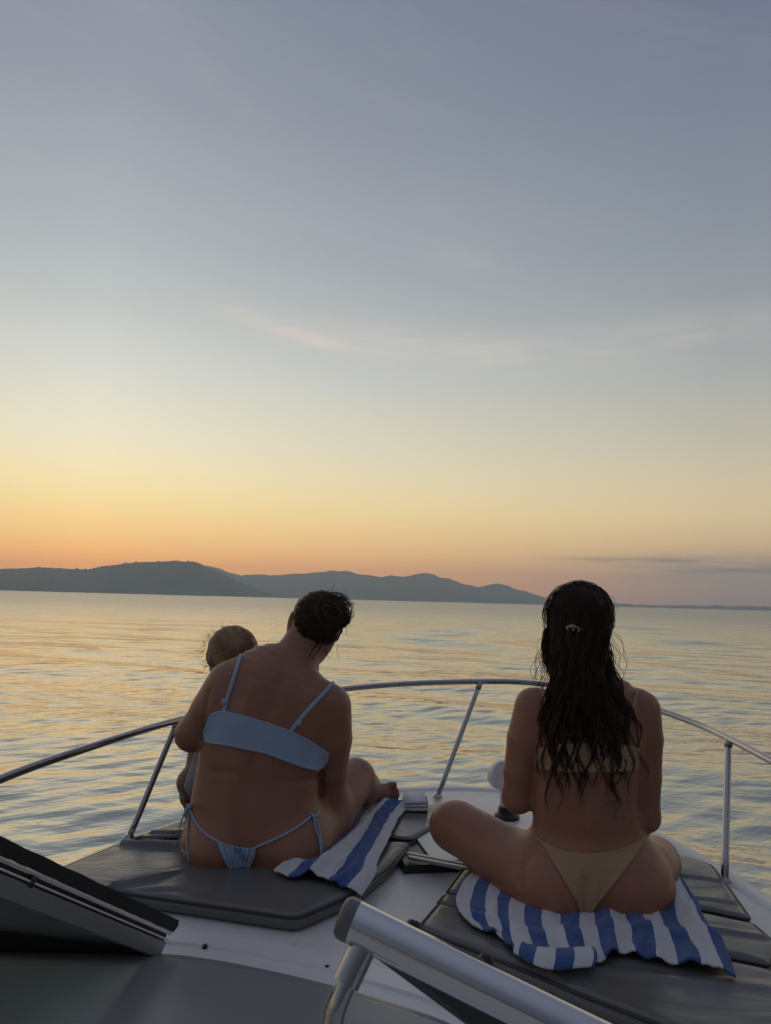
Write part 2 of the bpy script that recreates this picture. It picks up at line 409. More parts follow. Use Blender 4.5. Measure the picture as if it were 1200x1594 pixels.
hill('hill', 6700, [(300, 936), (350, 920), (378, 906), (400, 898), (420, 896), (470, 893), (505, 890), (518, 888), (528, 889.5), (540, 889), (556, 894), (575, 895.5), (592, 898.5), (612, 896.5), (628, 898.5), (648, 894), (660, 892), (670, 893), (684, 899), (700, 901.5), (718, 909), (745, 914.5), (760, 911), (776, 909), (790, 912), (800, 917), (815, 920), (830, 925), (850, 931), (885, 941)], 460, 2, .6)
hill('hill', 7250, [(250, 925), (300, 893), (320, 881), (338, 884), (355, 891), (375, 896), (405, 894), (430, 897), (480, 905), (540, 932)], 420, 4, .5)
hill('hill', 3900, [(-420, 912), (-250, 903), (-140, 908), (-30, 903), (50, 900), (90, 903), (130, 908), (180, 912), (230, 915), (300, 919), (340, 923)], 300, 7, 1.0)
hill('hill', 5900, [(420, 933), (470, 921), (520, 915), (560, 916), (600, 921), (640, 917), (690, 919), (730, 925), (780, 930), (830, 936), (860, 941)], 300, 8, .7)
hill('shore', 7000, [(-500, 901), (-200, 910), (200, 918), (600, 929), (850, 937.5), (900, 938.5), (950, 940), (1010, 943.0), (1080, 943.5), (1150, 945.0), (1230, 946.6), (1400, 950.5), (1700, 958.5)], 260, 5, .5, (.03, .035, .03))

def make_haze():
    x0, x1, y0, y1, z0, z1 = -9000, 9000, -1500, HAZE_FAR, ZW - 1.0 - 2.2, HAZE_TOP
    V = [(x, y, z) for z in (z0, z1) for x, y in ((x0, y0), (x1, y0), (x1, y1), (x0, y1))]
    Fq = [[3, 2, 1, 0], [4, 5, 6, 7], [0, 1, 5, 4], [1, 2, 6, 5], [2, 3, 7, 6], [3, 0, 4, 7]]
    m_ = bpy.data.materials.new('haze_air'); m_.use_nodes = True
    t = m_.node_tree; t.nodes.clear()
    out = t.nodes.new('ShaderNodeOutputMaterial'); pv = t.nodes.new('ShaderNodeVolumePrincipled')
    pv.inputs['Color'].default_value = (.78, .90, .98, 1); pv.inputs['Density'].default_value = HAZE_D; pv.inputs['Anisotropy'].default_value = .55
    t.links.new(pv.outputs[0], out.inputs['Volume'])
    o = mesh_obj('haze', V, Fq, m_, smooth=False); o['kind'] = 'stuff'
make_haze()

# ------------------------------------------------------------------ BOAT
boat = thing('motorboat', (.1, .6, ZW), 'white motorboat with a stainless bow rail and raked windscreen, cruising at dusk', 'boat')
ZD = -.048
edge = np.array([(-1.34, -2.6), (-1.36, -1), (-1.34, .6), (-1.24, 1.3), (-1.12, 1.95), (-.975, 2.40), (-.855, 2.70), (-.71, 2.95), (-.44, 3.20), (-.12, 3.40), (.2, 3.51), (.45, 3.535), (.68, 3.47),
                 (.88, 3.28), (1.03, 3.02), (1.115, 2.75), (1.16, 2.45), (1.19, 2.1), (1.24, 1.6), (1.29, 1.0), (1.34, .2), (1.37, -1), (1.36, -2.6)])
edge = catmull(edge, 120)
def inset(poly, d):
    T = np.gradient(poly, axis=0); T /= np.linalg.norm(T, axis=1)[:, None]
    return poly + np.stack([T[:, 1], -T[:, 0]], -1) * d
def strip(rows):                                            # loft rows of equal length
    n = len(rows[0]); V = np.concatenate(rows); Fc = []
    for i in range(len(rows) - 1):
        for j in range(n - 1):
            Fc.append([i * n + j, (i + 1) * n + j, (i + 1) * n + j + 1, i * n + j + 1])
    return V, Fc
def row(poly, z): return np.column_stack([poly, np.full(len(poly), z)])
wl = edge.copy(); c0 = np.array([.05, .4]); wl = c0 + (wl - c0) * np.array([.80, .90])
mid = .5 * edge + .5 * wl
hull = strip([row(inset(edge, .075), ZD + .002), row(inset(edge, .062), ZD + .010), row(inset(edge, .02), ZD + .012), row(inset(edge, .0), ZD + .002), row(inset(edge, -.006), ZD - .05), row(inset(edge, .01), ZD - .12),
              row(.75 * edge + .25 * wl, -.45), row(mid, -.75), row(wl, -1.15), row(c0 + (wl - c0) * np.array([.8, .93]), -1.6)])
mesh_obj('hull', *hull, M_gel, boat)
rub = tube(row(inset(edge, -.012), ZD - .06), .018, 8)
mesh_obj('rub_rail', *rub, M_rubber, boat)
# deck: cambered skin from fan rows between left and right edges
ed = inset(edge, .07)
L_ = ed[:60]; R_ = ed[60:][::-1]
def deck_mesh():
    rows = []
    for t in np.linspace(0, 1, 25):
        q = L_ + (R_ - L_) * t
        wdt = np.linalg.norm(R_ - L_, axis=1)
        z = ZD + .004 + .022 * (1 - (2 * t - 1) ** 2) * np.clip(wdt / 1.5, 0, 1) * 0
        rows.append(np.column_stack([q, z]))
    return strip(rows)
mesh_obj('foredeck', *deck_mesh(), M_deck, boat)
# dashboard (grey) behind a curved joint with the deck
jo = catmull([Z(-260, 1474, ZD + .02)[:2], Z(0, 1479, ZD + .02)[:2], Z(140, 1481, ZD + .02)[:2], Z(255, 1486, ZD + .02)[:2], Z(330, 1495, ZD + .02)[:2], Z(400, 1508, ZD + .02)[:2], Z(500, 1531, ZD + .02)[:2], Z(600, 1559, ZD + .02)[:2], Z(690, 1590, ZD + .02)[:2], Z(830, 1650, ZD + .02)[:2], (.75, 1.28), (1.1, 1.12)], 60)
dr_ = []
for off, z in ((.006, ZD - .03), (.004, ZD + .014), (0, ZD + .022), (-.02, ZD + .0245), (-.024, ZD + .027), (-.03, ZD + .027), (-.25, ZD + .035), (-.55, ZD + .02), (-.6, ZD - .1), (-.62, ZD - .6)):
    q = jo.copy(); q[:, 1] += off; dr_.append(row(q, z))
v_, f_ = strip(dr_); mesh_obj('dashboard', v_, [q[::-1] for q in f_], M_dash, boat, angle=50)
# moulded ledge on the deck ahead of the dash
q = jo.copy(); q[:, 1] += .075
led = strip([row(q + [0, .085], ZD + .006), row(q + [0, .08], ZD + .012), row(q + [0, .006], ZD + .014), row(q, ZD + .008), row(q - [0, .075], ZD + .007)])
mesh_obj('deck_ledge', *led, M_gel, boat, angle=40)

# unseen cockpit behind the dash, added dark for the grab bar to mirror
def f_sole(gg, b):
    n1 = gg.noise(gg.mapping(pos(gg), (14, 1.2, 14)), 2, 4, .6); gg.put(b.inputs['Base Color'], gg.mix(n1, (.05, .032, .02, 1), (.11, .07, .042, 1)))
M_sole = mat('teak_sole', (.08, .05, .03), .55, fn=f_sole)
mesh_obj('cockpit_floor', *bar((0, -2.55, -.98), (0, 1.32, -.98), (1, 0, 0), 1.9, .04), M_sole, boat, smooth=False)
for sx_ in (-1, 1):
    mesh_obj('cockpit_liner', *bar((sx_ * 1.10, -2.5, -.40), (sx_ * 1.10, 1.15, -.40), (0, 0, 1), .66, .05, bev=.01), M_dash, boat, angle=40)
    st_ = mesh_obj('helm_seat', *bar((sx_ * .62, -.75, -.50), (sx_ * .62, -.25, -.50), (1, 0, 0), .52, .12, bev=.03), M_vinyl, boat, angle=50)
    mesh_obj('seat_back', *bar((sx_ * .62, -.78, -.44), (sx_ * .62, -.86, .0), (1, 0, 0), .50, .09, bev=.03), M_vinyl, st_, angle=50)
    mesh_obj('seat_pedestal', *tube([(sx_ * .62, -.5, -.97), (sx_ * .62, -.5, -.55)], .06, 14), M_steel, st_, angle=40)
mesh_obj('stern_bench', *bar((0, -2.5, -.62), (0, -1.95, -.62), (1, 0, 0), 1.85, .66, bev=.03), M_vinyl, boat, angle=50)
# bow rail
RZ = [(-150, 1285, .27), (0, 1213, .30), (140, 1163, .32), (277, 1121, .335), (420, 1088, .36), (550, 1071, .395), (650, 1063.5, .415), (748, 1061, .425), (820, 1062.5, .42), (900, 1073, .40), (970, 1088, .38), (1030, 1107, .36), (1090, 1129, .34), (1135, 1150, .33), (1200, 1184, .315), (1290, 1235, .29), (1420, 1320, .25)]
rp = catmull([Z(*p) for p in RZ], 110)
rail = mesh_obj('bow_rail', *tube(rp, .0125, 14), M_steel, boat)
for (tp, bp) in (((277, 1121, .335), (201, 1304, ZD + .02)), ((748, 1061, .425), (681, 1240, ZD + .015)), ((1134, 1149, .33), (1128, 1371, ZD + .02)), ((-150, 1285, .27), (-230, 1430, ZD)), ((1400, 1306, .255), (1420, 1560, ZD))):
    a, b_ = Z(*tp), Z(*bp)
    s_ = mesh_obj('stanchion', *tube(catmull([a, a * .5 + b_ * .5, b_], 6), .0112, 12), M_steel, rail)
    mesh_obj('base_flange', *lathe([(.021, -.004), (.021, .003), (.018, .007), (.013, .014)], b_, sides=18), M_steel, rail, angle=35)
    mesh_obj('rail_fitting', *tube([a + (b_ - a) * .0, a + (b_ - a) * .07], .0138, 12), M_steel, rail)

# hatch in the middle of the deck, between the pads
hc = [Z(596, 1356, ZD + .02), Z(742, 1369, ZD + .02), Z(765, 1290, ZD + .02), Z(668, 1272, ZD + .02)]
h0, h1 = Z(634, 1334, ZD + .035), Z(752, 1357, ZD + .035)
hd = np.array([-.08, .42, 0])
hatch = mesh_obj('hatch', *bar((h0 + h1) / 2 + hd * .04 - [0, 0, .02], (h0 + h1) / 2 + hd * 1.2 - [0, 0, .02], h1 - h0, np.linalg.norm(h1 - h0), .03, bev=.008), M_blackpl, boat, angle=40)  # black base bared left of the pane stands in for the shadow gap
for k in range(3):
    mesh_obj('hatch_frame', *bar(h0 + [.003 * k, -.0175 * k, .010 - .003 * (k == 1)], h1 + [.003 * k, -.0175 * k, .010 - .003 * (k == 1)], (0, 1, 0), .0168, .010, bev=.0015), M_aludull, hatch, angle=40)
pc = (h0 + h1) / 2
mesh_obj('hatch_pane', *bar(pc + (h1 - h0) * .20 + hd * .13 + [0, 0, .0], pc + (h1 - h0) * .20 + hd * 1.1 + [0, 0, .0], h1 - h0, np.linalg.norm(h1 - h0) * .56, .006, bev=.002), M_gel, hatch, angle=40)

# snap fasteners on the deck
for px, py in ((319, 1473), (509, 1506)):
    z_ = ZD + .012
    mesh_obj('snap_fastener', *lathe([(.007, -.004), (.007, .0005), (.005, .0015), (.004, .002), (.005, .0028), (.005, .004), (.003, .0048)], Z(px, py, z_), sides=14), M_blackpl, boat, angle=35)

# left windscreen wing
e0 = P(254, 1464, 1.84); e1 = P(0, 1358, 1.37); ed_ = (e1 - e0)
e2 = e0 + ed_ * 1.75
base_l = np.array([-1.22, e0[1] + .01, e0[2] - .02])
pn = np.cross(ed_, base_l - e0); pn /= np.linalg.norm(pn)          # pane normal
if pn[2] < 0: pn = -pn
wd = np.cross(pn, ed_ / np.linalg.norm(ed_)); wd /= np.linalg.norm(wd)
if wd[0] < 0: wd = -wd                                      # across the frame, away from the glass
vis = np.cross(ed_, CAM - (e0 + e1) / 2); vis /= np.linalg.norm(vis)   # the extrusion's inner face looks aft and up
if vis[2] < 0: vis = -vis
nf = np.cross(vis, ed_); nf /= np.linalg.norm(nf)
if nf[1] > 0: nf = -nf                                      # towards the cockpit
wind = mesh_obj('windscreen', *bar(e0 - vis * .018, e2 - vis * .018, vis, .036, .020, bev=.003), M_aludull, boat, angle=40)
mesh_obj('channel_groove', *bar(e0 + vis * .007 + ed_ * .004 - nf * .004, e2 + vis * .007 - nf * .004, vis, .016, .016), M_rubber, wind)
mesh_obj('channel', *bar(e0 + vis * .0185 - ed_ * .012, e2 + vis * .0185, vis, .0085, .018, bev=.002), M_alu, wind, angle=40)
mesh_obj('channel_lip', *bar(e0 + vis * .0045 - ed_ * .008 + nf * .004, e2 + vis * .0045 + nf * .004, vis, .004, .014, bev=.001), M_alu, wind, angle=40)
ng = 40; gs = np.linspace(-.028, 1.75, ng)
gl = [e0 + ed_ * s_ + vis * (.0235 + .0008 * math.sin(s_ * 60)) for s_ in gs]; gh = [e0 + ed_ * s_ + vis * (.049 + .0007 * math.sin(s_ * 31)) for s_ in gs]
gV = np.concatenate([np.array(gl) + nf * .008, np.array(gh) + nf * .006, np.array(gh) - nf * .012, np.array(gl) - nf * .012])
gF = [[r_ * ng + i, ((r_ + 1) % 4) * ng + i, ((r_ + 1) % 4) * ng + i + 1, r_ * ng + i + 1] for r_ in range(4) for i in range(ng - 1)] + [[0, ng, 2 * ng, 3 * ng], [4 * ng - 1, 3 * ng - 1, 2 * ng - 1, ng - 1]]
mesh_obj('rubber_gasket', gV, gF, M_rubber, wind, angle=40)
mesh_obj('gasket_lip', *tube([e0 + vis * .029 - ed_ * .033, e0 + vis * .039 - ed_ * .036, e0 + vis * .048 - ed_ * .030], [.006, .0075, .006], 8), M_rubber, wind)
base_l = P(-240, 1458, 1.87)
mesh_obj('base_seal', *bar(P(240, 1469, 1.83), P(-260, 1463, 1.83), (0, 0, 1), .036, .03, bev=.006), M_rubber, wind, angle=40)
tl = base_l + ed_ * 1.5
gv = np.array([e0 - vis * .03 - nf * .004, base_l - nf * .004, tl, e2 - vis * .03 - nf * .004])
gv2 = gv - nf * .006
mesh_obj('glass', np.concatenate([gv, gv2]), [[0, 1, 2, 3], [7, 6, 5, 4], [0, 4, 5, 1], [1, 5, 6, 2], [2, 6, 7, 3], [3, 7, 4, 0]], M_glass, wind, smooth=False)
mesh_obj('clip', *bar(e0 + ed_ * .86 + vis * .006 + nf * .006, e0 + ed_ * .88 + vis * .006 + nf * .006, vis, .020, .010), M_blackpl, wind)

# right-hand grab bar in the foreground
t0, t1 = P(541, 1430, .87), P(1080, 1698, .80)
td = (t1 - t0) / np.linalg.norm(t1 - t0)
gb = mesh_obj('grab_bar', *tube([t0 + td * .006, t0 + td * .25, t1 + td * .2], .0222, 40), M_bar, boat, angle=50)
mesh_obj('end_cap', *lathe([(.012, -.010), (.019, -.0085), (.0222, -.004), (.0228, .0), (.0228, .0075)], t0, td, 40), M_greycap, gb, angle=60)
pA, pB = P(566, 1472, .862), P(538, 1531, .850)
pd = (pB - pA) / np.linalg.norm(pB - pA)
mesh_obj('support_post', *tube([pA - pd * .02, pA, pB], .0150, 28), M_steel, gb, angle=50)
mesh_obj('support_tube', *tube(catmull([pB - pd * .025, P(528, 1557, .846), P(519, 1590, .843), P(514, 1625, .84), P(512, 1665, .84), P(512, 1760, .84)], 40), .0108, 24), M_steel, gb, angle=50)
for px, py in ((644, 1440), (757, 1493)):
    b_ = P(px, py, .885)
    mesh_obj('bar_knob', *lathe([(.006, -.016), (.006, -.006), (.0085, -.005), (.0085, .002), (.006, .005)], b_, (.25, .3, .9), 16), M_blackpl, gb, angle=40)
s0, s1 = P(580, 1478, .885), P(800, 1640, .86)
s2, s3 = P(860, 1600, .845), P(600, 1472, .872)
wing = np.array([s0, s1, P(980, 1700, .835), s3]); nrm_ = np.cross(wing[1] - wing[0], wing[3] - wing[0]); nrm_ /= np.linalg.norm(nrm_)
mesh_obj('wing_panel', np.concatenate([wing, wing + nrm_ * .006]), [[0, 1, 2, 3], [7, 6, 5, 4], [0, 4, 5, 1], [1, 5, 6, 2], [2, 6, 7, 3], [3, 7, 4, 0]], M_smoke, gb, smooth=False)
mesh_obj('panel_edge', *tube([s0, (s0 + s1) / 2, s1], .0022, 8), M_aludull, gb)

# searchlight on the bow, vent cap by the starboard rail
sb = P(789, 1256, 3.05)
sl_ = mesh_obj('searchlight', *lathe([(.012, -.075), (.035, -.07), (.052, -.04), (.058, 0), (.056, .03), (.05, .04)], P(782, 1207, 3.05), (.15, -.9, .25), 24), M_white, boat, angle=50)
mesh_obj('light_stem', *tube([sb + [0.0, 0, -.01], sb * .5 + P(785, 1220, 3.05) * .5, P(785, 1222, 3.05)], [.03, .022, .018], 14), M_white, sl_)
mesh_obj('light_base', *lathe([(.05, -.045), (.05, -.03), (.036, -.02), (.034, .0), (.02, .008)], sb + [0, 0, .0], sides=20), M_blackpl, sl_, angle=40)
mesh_obj('vent_cap', *lathe([(.03, -.09), (.03, -.02), (.028, .0), (.02, .012), (.008, .017)], P(1066, 1328, 2.78), sides=20), M_white, boat, angle=60)
mesh_obj('cleat', *tube(catmull([P(1090, 1366, 2.47), P(1100, 1358, 2.5), P(1112, 1357, 2.52)], 6), .008, 10), M_steel, boat)

# ------------------------------------------------------------------ SUN PADS
def noise2(x, y, seed, sc):
    r_ = np.random.default_rng(seed); s = np.zeros_like(x)
    for _ in range(7):
        a, ph, k = r_.uniform(0, 6.28), r_.uniform(0, 6.28), sc * math.exp(r_.uniform(-.6, .8))
        s = s + np.sin((x * math.cos(a) + y * math.sin(a)) * k + ph)
    return s / 7
def pad(outline, label, seed, th=.043, top=0.0, folds=(), r1=.03):
    pts = np.array([p[:2] for p in outline]); c = pts.mean(0)
    n = len(pts); per = []
    for i in range(n):                                      # straight sides, rounded corners
        a, b_, d = pts[i - 1], pts[i], pts[(i + 1) % n]
        u = (a - b_) / np.linalg.norm(a - b_); v2 = (d - b_) / np.linalg.norm(d - b_)
        q0, q1 = b_ + u * r1, b_ + v2 * r1
        for t in np.linspace(0, 1, 5): per.append((1 - t) ** 2 * q0 + 2 * t * (1 - t) * b_ + t * t * q1)
    per = np.array(per); per = np.vstack([per, per[:1]])
    s = np.concatenate([[0], np.cumsum(np.linalg.norm(np.diff(per, axis=0), axis=1))])
    m_ = 200; t = np.linspace(0, s[-1], m_, endpoint=False)
    per = np.column_stack([np.interp(t, s, per[:, 0]), np.interp(t, s, per[:, 1])])
    area = sum(per[i - 1][0] * per[i][1] - per[i][0] * per[i - 1][1] for i in range(m_))
    if area < 0: per = per[::-1]
    T = np.roll(per, -1, 0) - np.roll(per, 1, 0); T /= np.linalg.norm(T, axis=1)[:, None]
    inn = np.stack([-T[:, 1], T[:, 0]], -1)
    prof = [(.012, -th), (.002, -th + .008), (-.003, -th * .5), (.001, -.016), (.006, -.006), (.013, -.0015)]
    rings = [np.column_stack([per + inn * d, np.full(m_, z)]) for d, z in prof]
    base = per + inn * .016
    for k in np.linspace(1, 0.02, 46):
        q = c + (base - c) * k
        z = .0 + .004 * (1 - k) ** .5 + (.0035 * noise2(q[:, 0], q[:, 1], seed, 9) + .0025 * noise2(q[:, 0], q[:, 1] * 2.2, seed + 9, 22)) * min(1, (1 - k) * 8 + .15)
        for (p, d, l, wv, amp, nw) in folds:                # sharp pulled wrinkles running along d
            p = np.asarray(p)[:2]; d = np.asarray(d, float)[:2]; d = d / np.linalg.norm(d)
            rel = q - p; al = rel @ d; ac = rel @ np.array([-d[1], d[0]])
            ac = ac + .25 * al * al + .006 * np.sin(al * 23)
            z = z + amp * np.exp(-(al / l) ** 4) * np.exp(-(ac / wv) ** 2) * np.cos(ac / wv * nw)
        rings.append(np.column_stack([q, z]))
    V = np.concatenate(rings) + [0, 0, top]; Fc = []
    nr = len(rings)
    for i in range(nr - 1):
        for j in range(m_):
            k = (j + 1) % m_; Fc.append([i * m_ + j, i * m_ + k, (i + 1) * m_ + k, (i + 1) * m_ + j])
    Fc.append([(nr - 1) * m_ + j for j in range(m_)])
    root = thing('sun_pad', (c[0], c[1], top - th), label, 'sun pad', 'grey vinyl sun pads on the foredeck')
    mesh_obj('pad_cover', V, Fc, M_vinyl, root)
    pr = np.column_stack([per + inn * .003, np.full(m_, top - .008)]); pr = np.vstack([pr, pr[:1]])
    mesh_obj('piping', *tube(pr, .0042, 6, cap=False), M_piping, root)
    mesh_obj('underside', np.column_stack([per + inn * .013, np.full(m_, top - th + .001)]), [list(range(m_))[::-1]], M_piping, root, smooth=False)
    return root
PL = lambda x, y: Z(x, y, 0)
pad([PL(150, 1380), PL(463, 1426), PL(557, 1386), PL(602, 1349), PL(640, 1309), PL(400, 1300), PL(190, 1309), PL(85, 1352)],
    'large grey vinyl sun pad under the woman in the pale blue bikini', 11,
    folds=[(PL(300, 1322), (-1, .12), .42, .024, .015, 2.0), (PL(255, 1312), (-1, .02), .38, .016, .010, 2.4), (PL(270, 1385), (1, .25), .12, .02, -.010, 1.5), (PL(200, 1375), (1, .9), .14, .022, .013, 2.0)])
pad([PL(200, 1304), PL(400, 1296), PL(606, 1301), PL(640, 1306), PL(678, 1284), PL(706, 1266), PL(688, 1251), PL(560, 1250), PL(430, 1256), PL(300, 1271)],
    'grey vinyl sun pad at the bow under the pale blue bikini woman\'s bare feet', 12, folds=[(PL(250, 1295), (1, .1), .3, .02, .008, 2.0)])
pad([PL(648, 1441), PL(770, 1487), PL(905, 1544), PL(1020, 1588), PL(1230, 1660), PL(1255, 1530), PL(1199, 1505), PL(1120, 1489), PL(900, 1455), PL(681, 1402)],
    'grey vinyl sun pad nearest the camera, in front of the towel with broad upright stripes', 13, folds=[(PL(1000, 1520), (1, -.1), .3, .03, .006, 1.5)])
pad([PL(678, 1403), PL(900, 1452), PL(1120, 1484), PL(1199, 1500), PL(1215, 1470), PL(1175, 1435), PL(1095, 1418), PL(900, 1402), PL(690, 1389)], r1=.012, label=
    'middle grey vinyl sun pad strip under the hips of the woman in the tan bikini', seed=14, folds=[(PL(1130, 1450), (1, -.2), .2, .02, .006, 1.6)])
pad([PL(691, 1388), PL(900, 1401), PL(1095, 1413), PL(1173, 1430), PL(1141, 1385), PL(1109, 1343), PL(1060, 1328), PL(900, 1305), PL(728, 1338)],
    'grey vinyl sun pad by the starboard rail under the tan bikini woman\'s knees', 15, folds=[(PL(1110, 1370), (1, -.3), .2, .016, .007, 2), (PL(1100, 1400), (1, -.1), .2, .02, .005, 2)])

# ------------------------------------------------------------------ TOWELS
def f_towel(gg, b):
    uv = gg.n('ShaderNodeTexCoord').outputs['UV']; p = pos(gg)
    u, v, _ = gg.sep(uv)
    u = gg.m('ADD', u, gg.m('MULTIPLY', gg.m('SUBTRACT', gg.noise(p, 45, 2), .5), .02))
    fr = gg.m('FRACT', u)
    msk = gg.m('GREATER_THAN', fr, .5)
    n1 = gg.noise(p, 60, 3, .6)
    cw = gg.mix(n1, (.58, .575, .59, 1), (.72, .71, .72, 1)); cb = gg.mix(n1, (.028, .078, .24, 1), (.050, .115, .31, 1))
    hem = gg.m('LESS_THAN', v, .0)
    gg.put(b.inputs['Base Color'], gg.mix(msk, cw, cb))
    bump(gg, b, gg.m('ADD', gg.noise(p, 620, 2), gg.m('MULTIPLY', n1, 1.4)), .55, .003)
M_towel = mat('terry_stripes', (.7, .7, .7), .95, spec=.15, fn=f_towel, Sheen_Weight=.3)
def resample(pl, n):
    pl = catmull(np.array(pl, float), 160)
    s = np.concatenate([[0], np.cumsum(np.linalg.norm(np.diff(pl, axis=0), axis=1))])
    t = np.linspace(0, s[-1], n); return np.column_stack([np.interp(t, s, pl[:, k]) for k in range(pl.shape[1])])
def towel(name, near_, far_, lf, rt, nu, nv, ufun, hfun, label, parent=None, th=.007):
    """Coons patch through four border lines (world xyz), with folds"""
    a, b_ = resample(near_, nu), resample(far_, nu); l, r = resample(lf, nv), resample(rt, nv)
    uu, vv = np.linspace(0, 1, nu), np.linspace(0, 1, nv)
    S = np.zeros((nv, nu, 3))
    for j, v in enumerate(vv):
        for i, u in enumerate(uu):
            S[j, i] = (1 - v) * a[i] + v * b_[i] + (1 - u) * l[j] + u * r[j] - ((1 - u) * (1 - v) * a[0] + u * (1 - v) * a[-1] + (1 - u) * v * b_[0] + u * v * b_[-1])
    UU, VV = np.meshgrid(uu, vv)
    S[:, :, 2] += hfun(UU, VV, S)
    V = S.reshape(-1, 3)
    Fc = [[j * nu + i, j * nu + i + 1, (j + 1) * nu + i + 1, (j + 1) * nu + i] for j in range(nv - 1) for i in range(nu - 1)]
    uv = np.column_stack([ufun(UU, VV).ravel(), VV.ravel()])
    if parent is None:
        root = thing(name, V.mean(0) * [1, 1, 0], label, 'towel', 'blue and white striped towels')
    else: root = parent
    o = mesh_obj('cloth', V, Fc, M_towel, root, uv=uv)
    sm = o.modifiers.new('thick', 'SOLIDIFY'); sm.thickness = th; sm.offset = 1
    sb_ = o.modifiers.new('soft', 'SUBSURF'); sb_.levels = 1; sb_.render_levels = 1
    return root
def h2(U, V, S):
    x, y = S[:, :, 0], S[:, :, 1]
    e = np.minimum(1, V * 6)
    z = .004 + .006 * np.abs(noise2(x * 1.0, y * .45, 31, 26)) + .004 * noise2(x, y, 33, 40)
    z += .020 * np.exp(-((U - .60 - .12 * V) / .035) ** 2) * np.exp(-(V / .45) ** 2)       # gathered folds on the near side
    z += .016 * np.exp(-((U - .30 + .1 * V) / .045) ** 2) * np.exp(-(V / .3) ** 2)
    z += .018 * np.exp(-((U - .87 - .06 * np.sin(V * 5)) / .03) ** 2)
    z += .014 * np.exp(-((U - .95 - .03 * np.sin(V * 7)) / .02) ** 2)
    z += .012 * np.exp(-((V - .16 - .10 * U) / .05) ** 2) * (U > .05)
    for k, (u0, sl, w0, am, vv) in enumerate(((.10, .25, .018, .010, .5), (.20, -.3, .02, .009, .35), (.42, .2, .016, .012, .4), (.50, -.25, .02, .010, .3), (.70, .3, .018, .012, .6), (.78, -.15, .022, .012, .5), (.92, .1, .016, .012, .8))):
        z += am * np.exp(-((U - u0 - sl * V - .015 * np.sin(V * 11 + k)) / w0) ** 2) * np.exp(-(V / vv) ** 2)
    z += .0045 * np.abs(noise2(x, y, 37, 95)) * np.clip(1.2 - V * 1.5, .1, 1)
    return np.maximum(z * .95, .002)
T0 = .006
tw2 = towel('striped_towel',
      [Z(736, 1445, T0), Z(782, 1468, T0), Z(806, 1490, T0), Z(850, 1504, T0), Z(930, 1506, T0), Z(968, 1492, T0), Z(1020, 1502, T0), Z(1085, 1515, T0), Z(1147, 1529, T0)],
      [Z(745, 1352, T0), Z(830, 1350, T0), Z(920, 1352, T0), Z(1000, 1350, T0), Z(1052, 1360, T0)],
      [Z(736, 1445, T0), Z(712, 1418, T0), Z(714, 1385, T0), Z(745, 1352, T0)],
      [Z(1147, 1529, T0), Z(1130, 1490, T0), Z(1104, 1450, T0), Z(1080, 1400, T0), Z(1052, 1360, T0)],
      130, 70, lambda u, v: u * 7.75 + .10 - .25 * v + .04 * np.sin(v * 9 + u * 12), h2, 'blue and white striped towel spread under the woman in the tan bikini')
# folded-back flap along the near border
towel('', [Z(800, 1486, .02), Z(850, 1509, .02), Z(925, 1506, .022)], [Z(806, 1466, .022), Z(850, 1480, .026), Z(925, 1478, .028)],
      [Z(800, 1486, .02), Z(801, 1476, .024), Z(806, 1466, .022)], [Z(925, 1506, .022), Z(930, 1492, .03), Z(925, 1478, .028)], 40, 12,
      lambda u, v: u * 2.3 + .30, lambda U, V, S: .005 * np.sin(V * 3.1) + .003 * noise2(S[:, :, 0], S[:, :, 1], 5, 50), '', parent=tw2)
def h1(U, V, S):
    x, y = S[:, :, 0], S[:, :, 1]
    return .003 + .011 * np.abs(noise2(x, y * .6, 41, 34)) + .008 * np.abs(noise2(x, y, 43, 60)) + .014 * np.exp(-((U - .42 - .2 * V) / .05) ** 2) + .010 * np.exp(-((U - .72 - .05 * np.sin(6 * V)) / .035) ** 2) + .012 * np.exp(-((V - .12) / .05) ** 2) * (U < .6)
tw1 = towel('striped_towel',
      [Z(425, 1362, .004), Z(452, 1371, .006), Z(480, 1367, .012), Z(512, 1379, .006), Z(545, 1391, .0), P(562, 1402, 2.125)],
      [Z(535, 1262, T0), Z(570, 1255, T0), Z(605, 1252, T0), Z(646, 1249, T0)],
      [Z(425, 1362, .004), Z(470, 1335, T0), Z(510, 1300, T0), Z(535, 1262, T0)],
      [P(562, 1402, 2.125), Z(584, 1370, .0), Z(588, 1345, .004), Z(607, 1307, T0), Z(622, 1275, T0), Z(646, 1249, T0)],
      80, 70, lambda u, v: u * 2.35 + .05 * np.sin(v * 9) * (1 - u) - .12 * v * (1 - u), h1, 'blue and white striped towel rumpled beside the hip of the woman in pale blue')
# small folded cloth at the bow corner of the pad
fc = [Z(622, 1262, .01), Z(664, 1264, .01), Z(663, 1243, .01), Z(632, 1243, .01)]
fr_ = thing('folded_cloth', np.mean(fc, 0) * [1, 1, 0], 'small folded white cloth with a dark hem at the bow end of the sun pad', 'cloth')
ctr = np.mean(fc, 0)
M_whitecloth = cloth('white_terry', (.66, .66, .70), 700)
for k in range(3):
    q = np.array(fc); q = ctr + (q - ctr) * (1 - .04 * k); 
    ax = (q[1] + q[2]) / 2; bx = (q[0] + q[3]) / 2
    mesh_obj('layer', *bar(bx + [0, 0, .002 + .011 * k], ax + [0, 0, .004 + .013 * k], q[3] - q[0], np.linalg.norm(q[3] - q[0]), .011, bev=.004), M_whitecloth, fr_)
mesh_obj('hem', *tube([fc[1] + [0, 0, .002], (fc[1] + fc[2]) / 2 + [0.003, 0, .004], fc[2] + [0, 0, .004]], .004, 8), mat('dark_hem', (.03, .03, .05), .8), fr_)

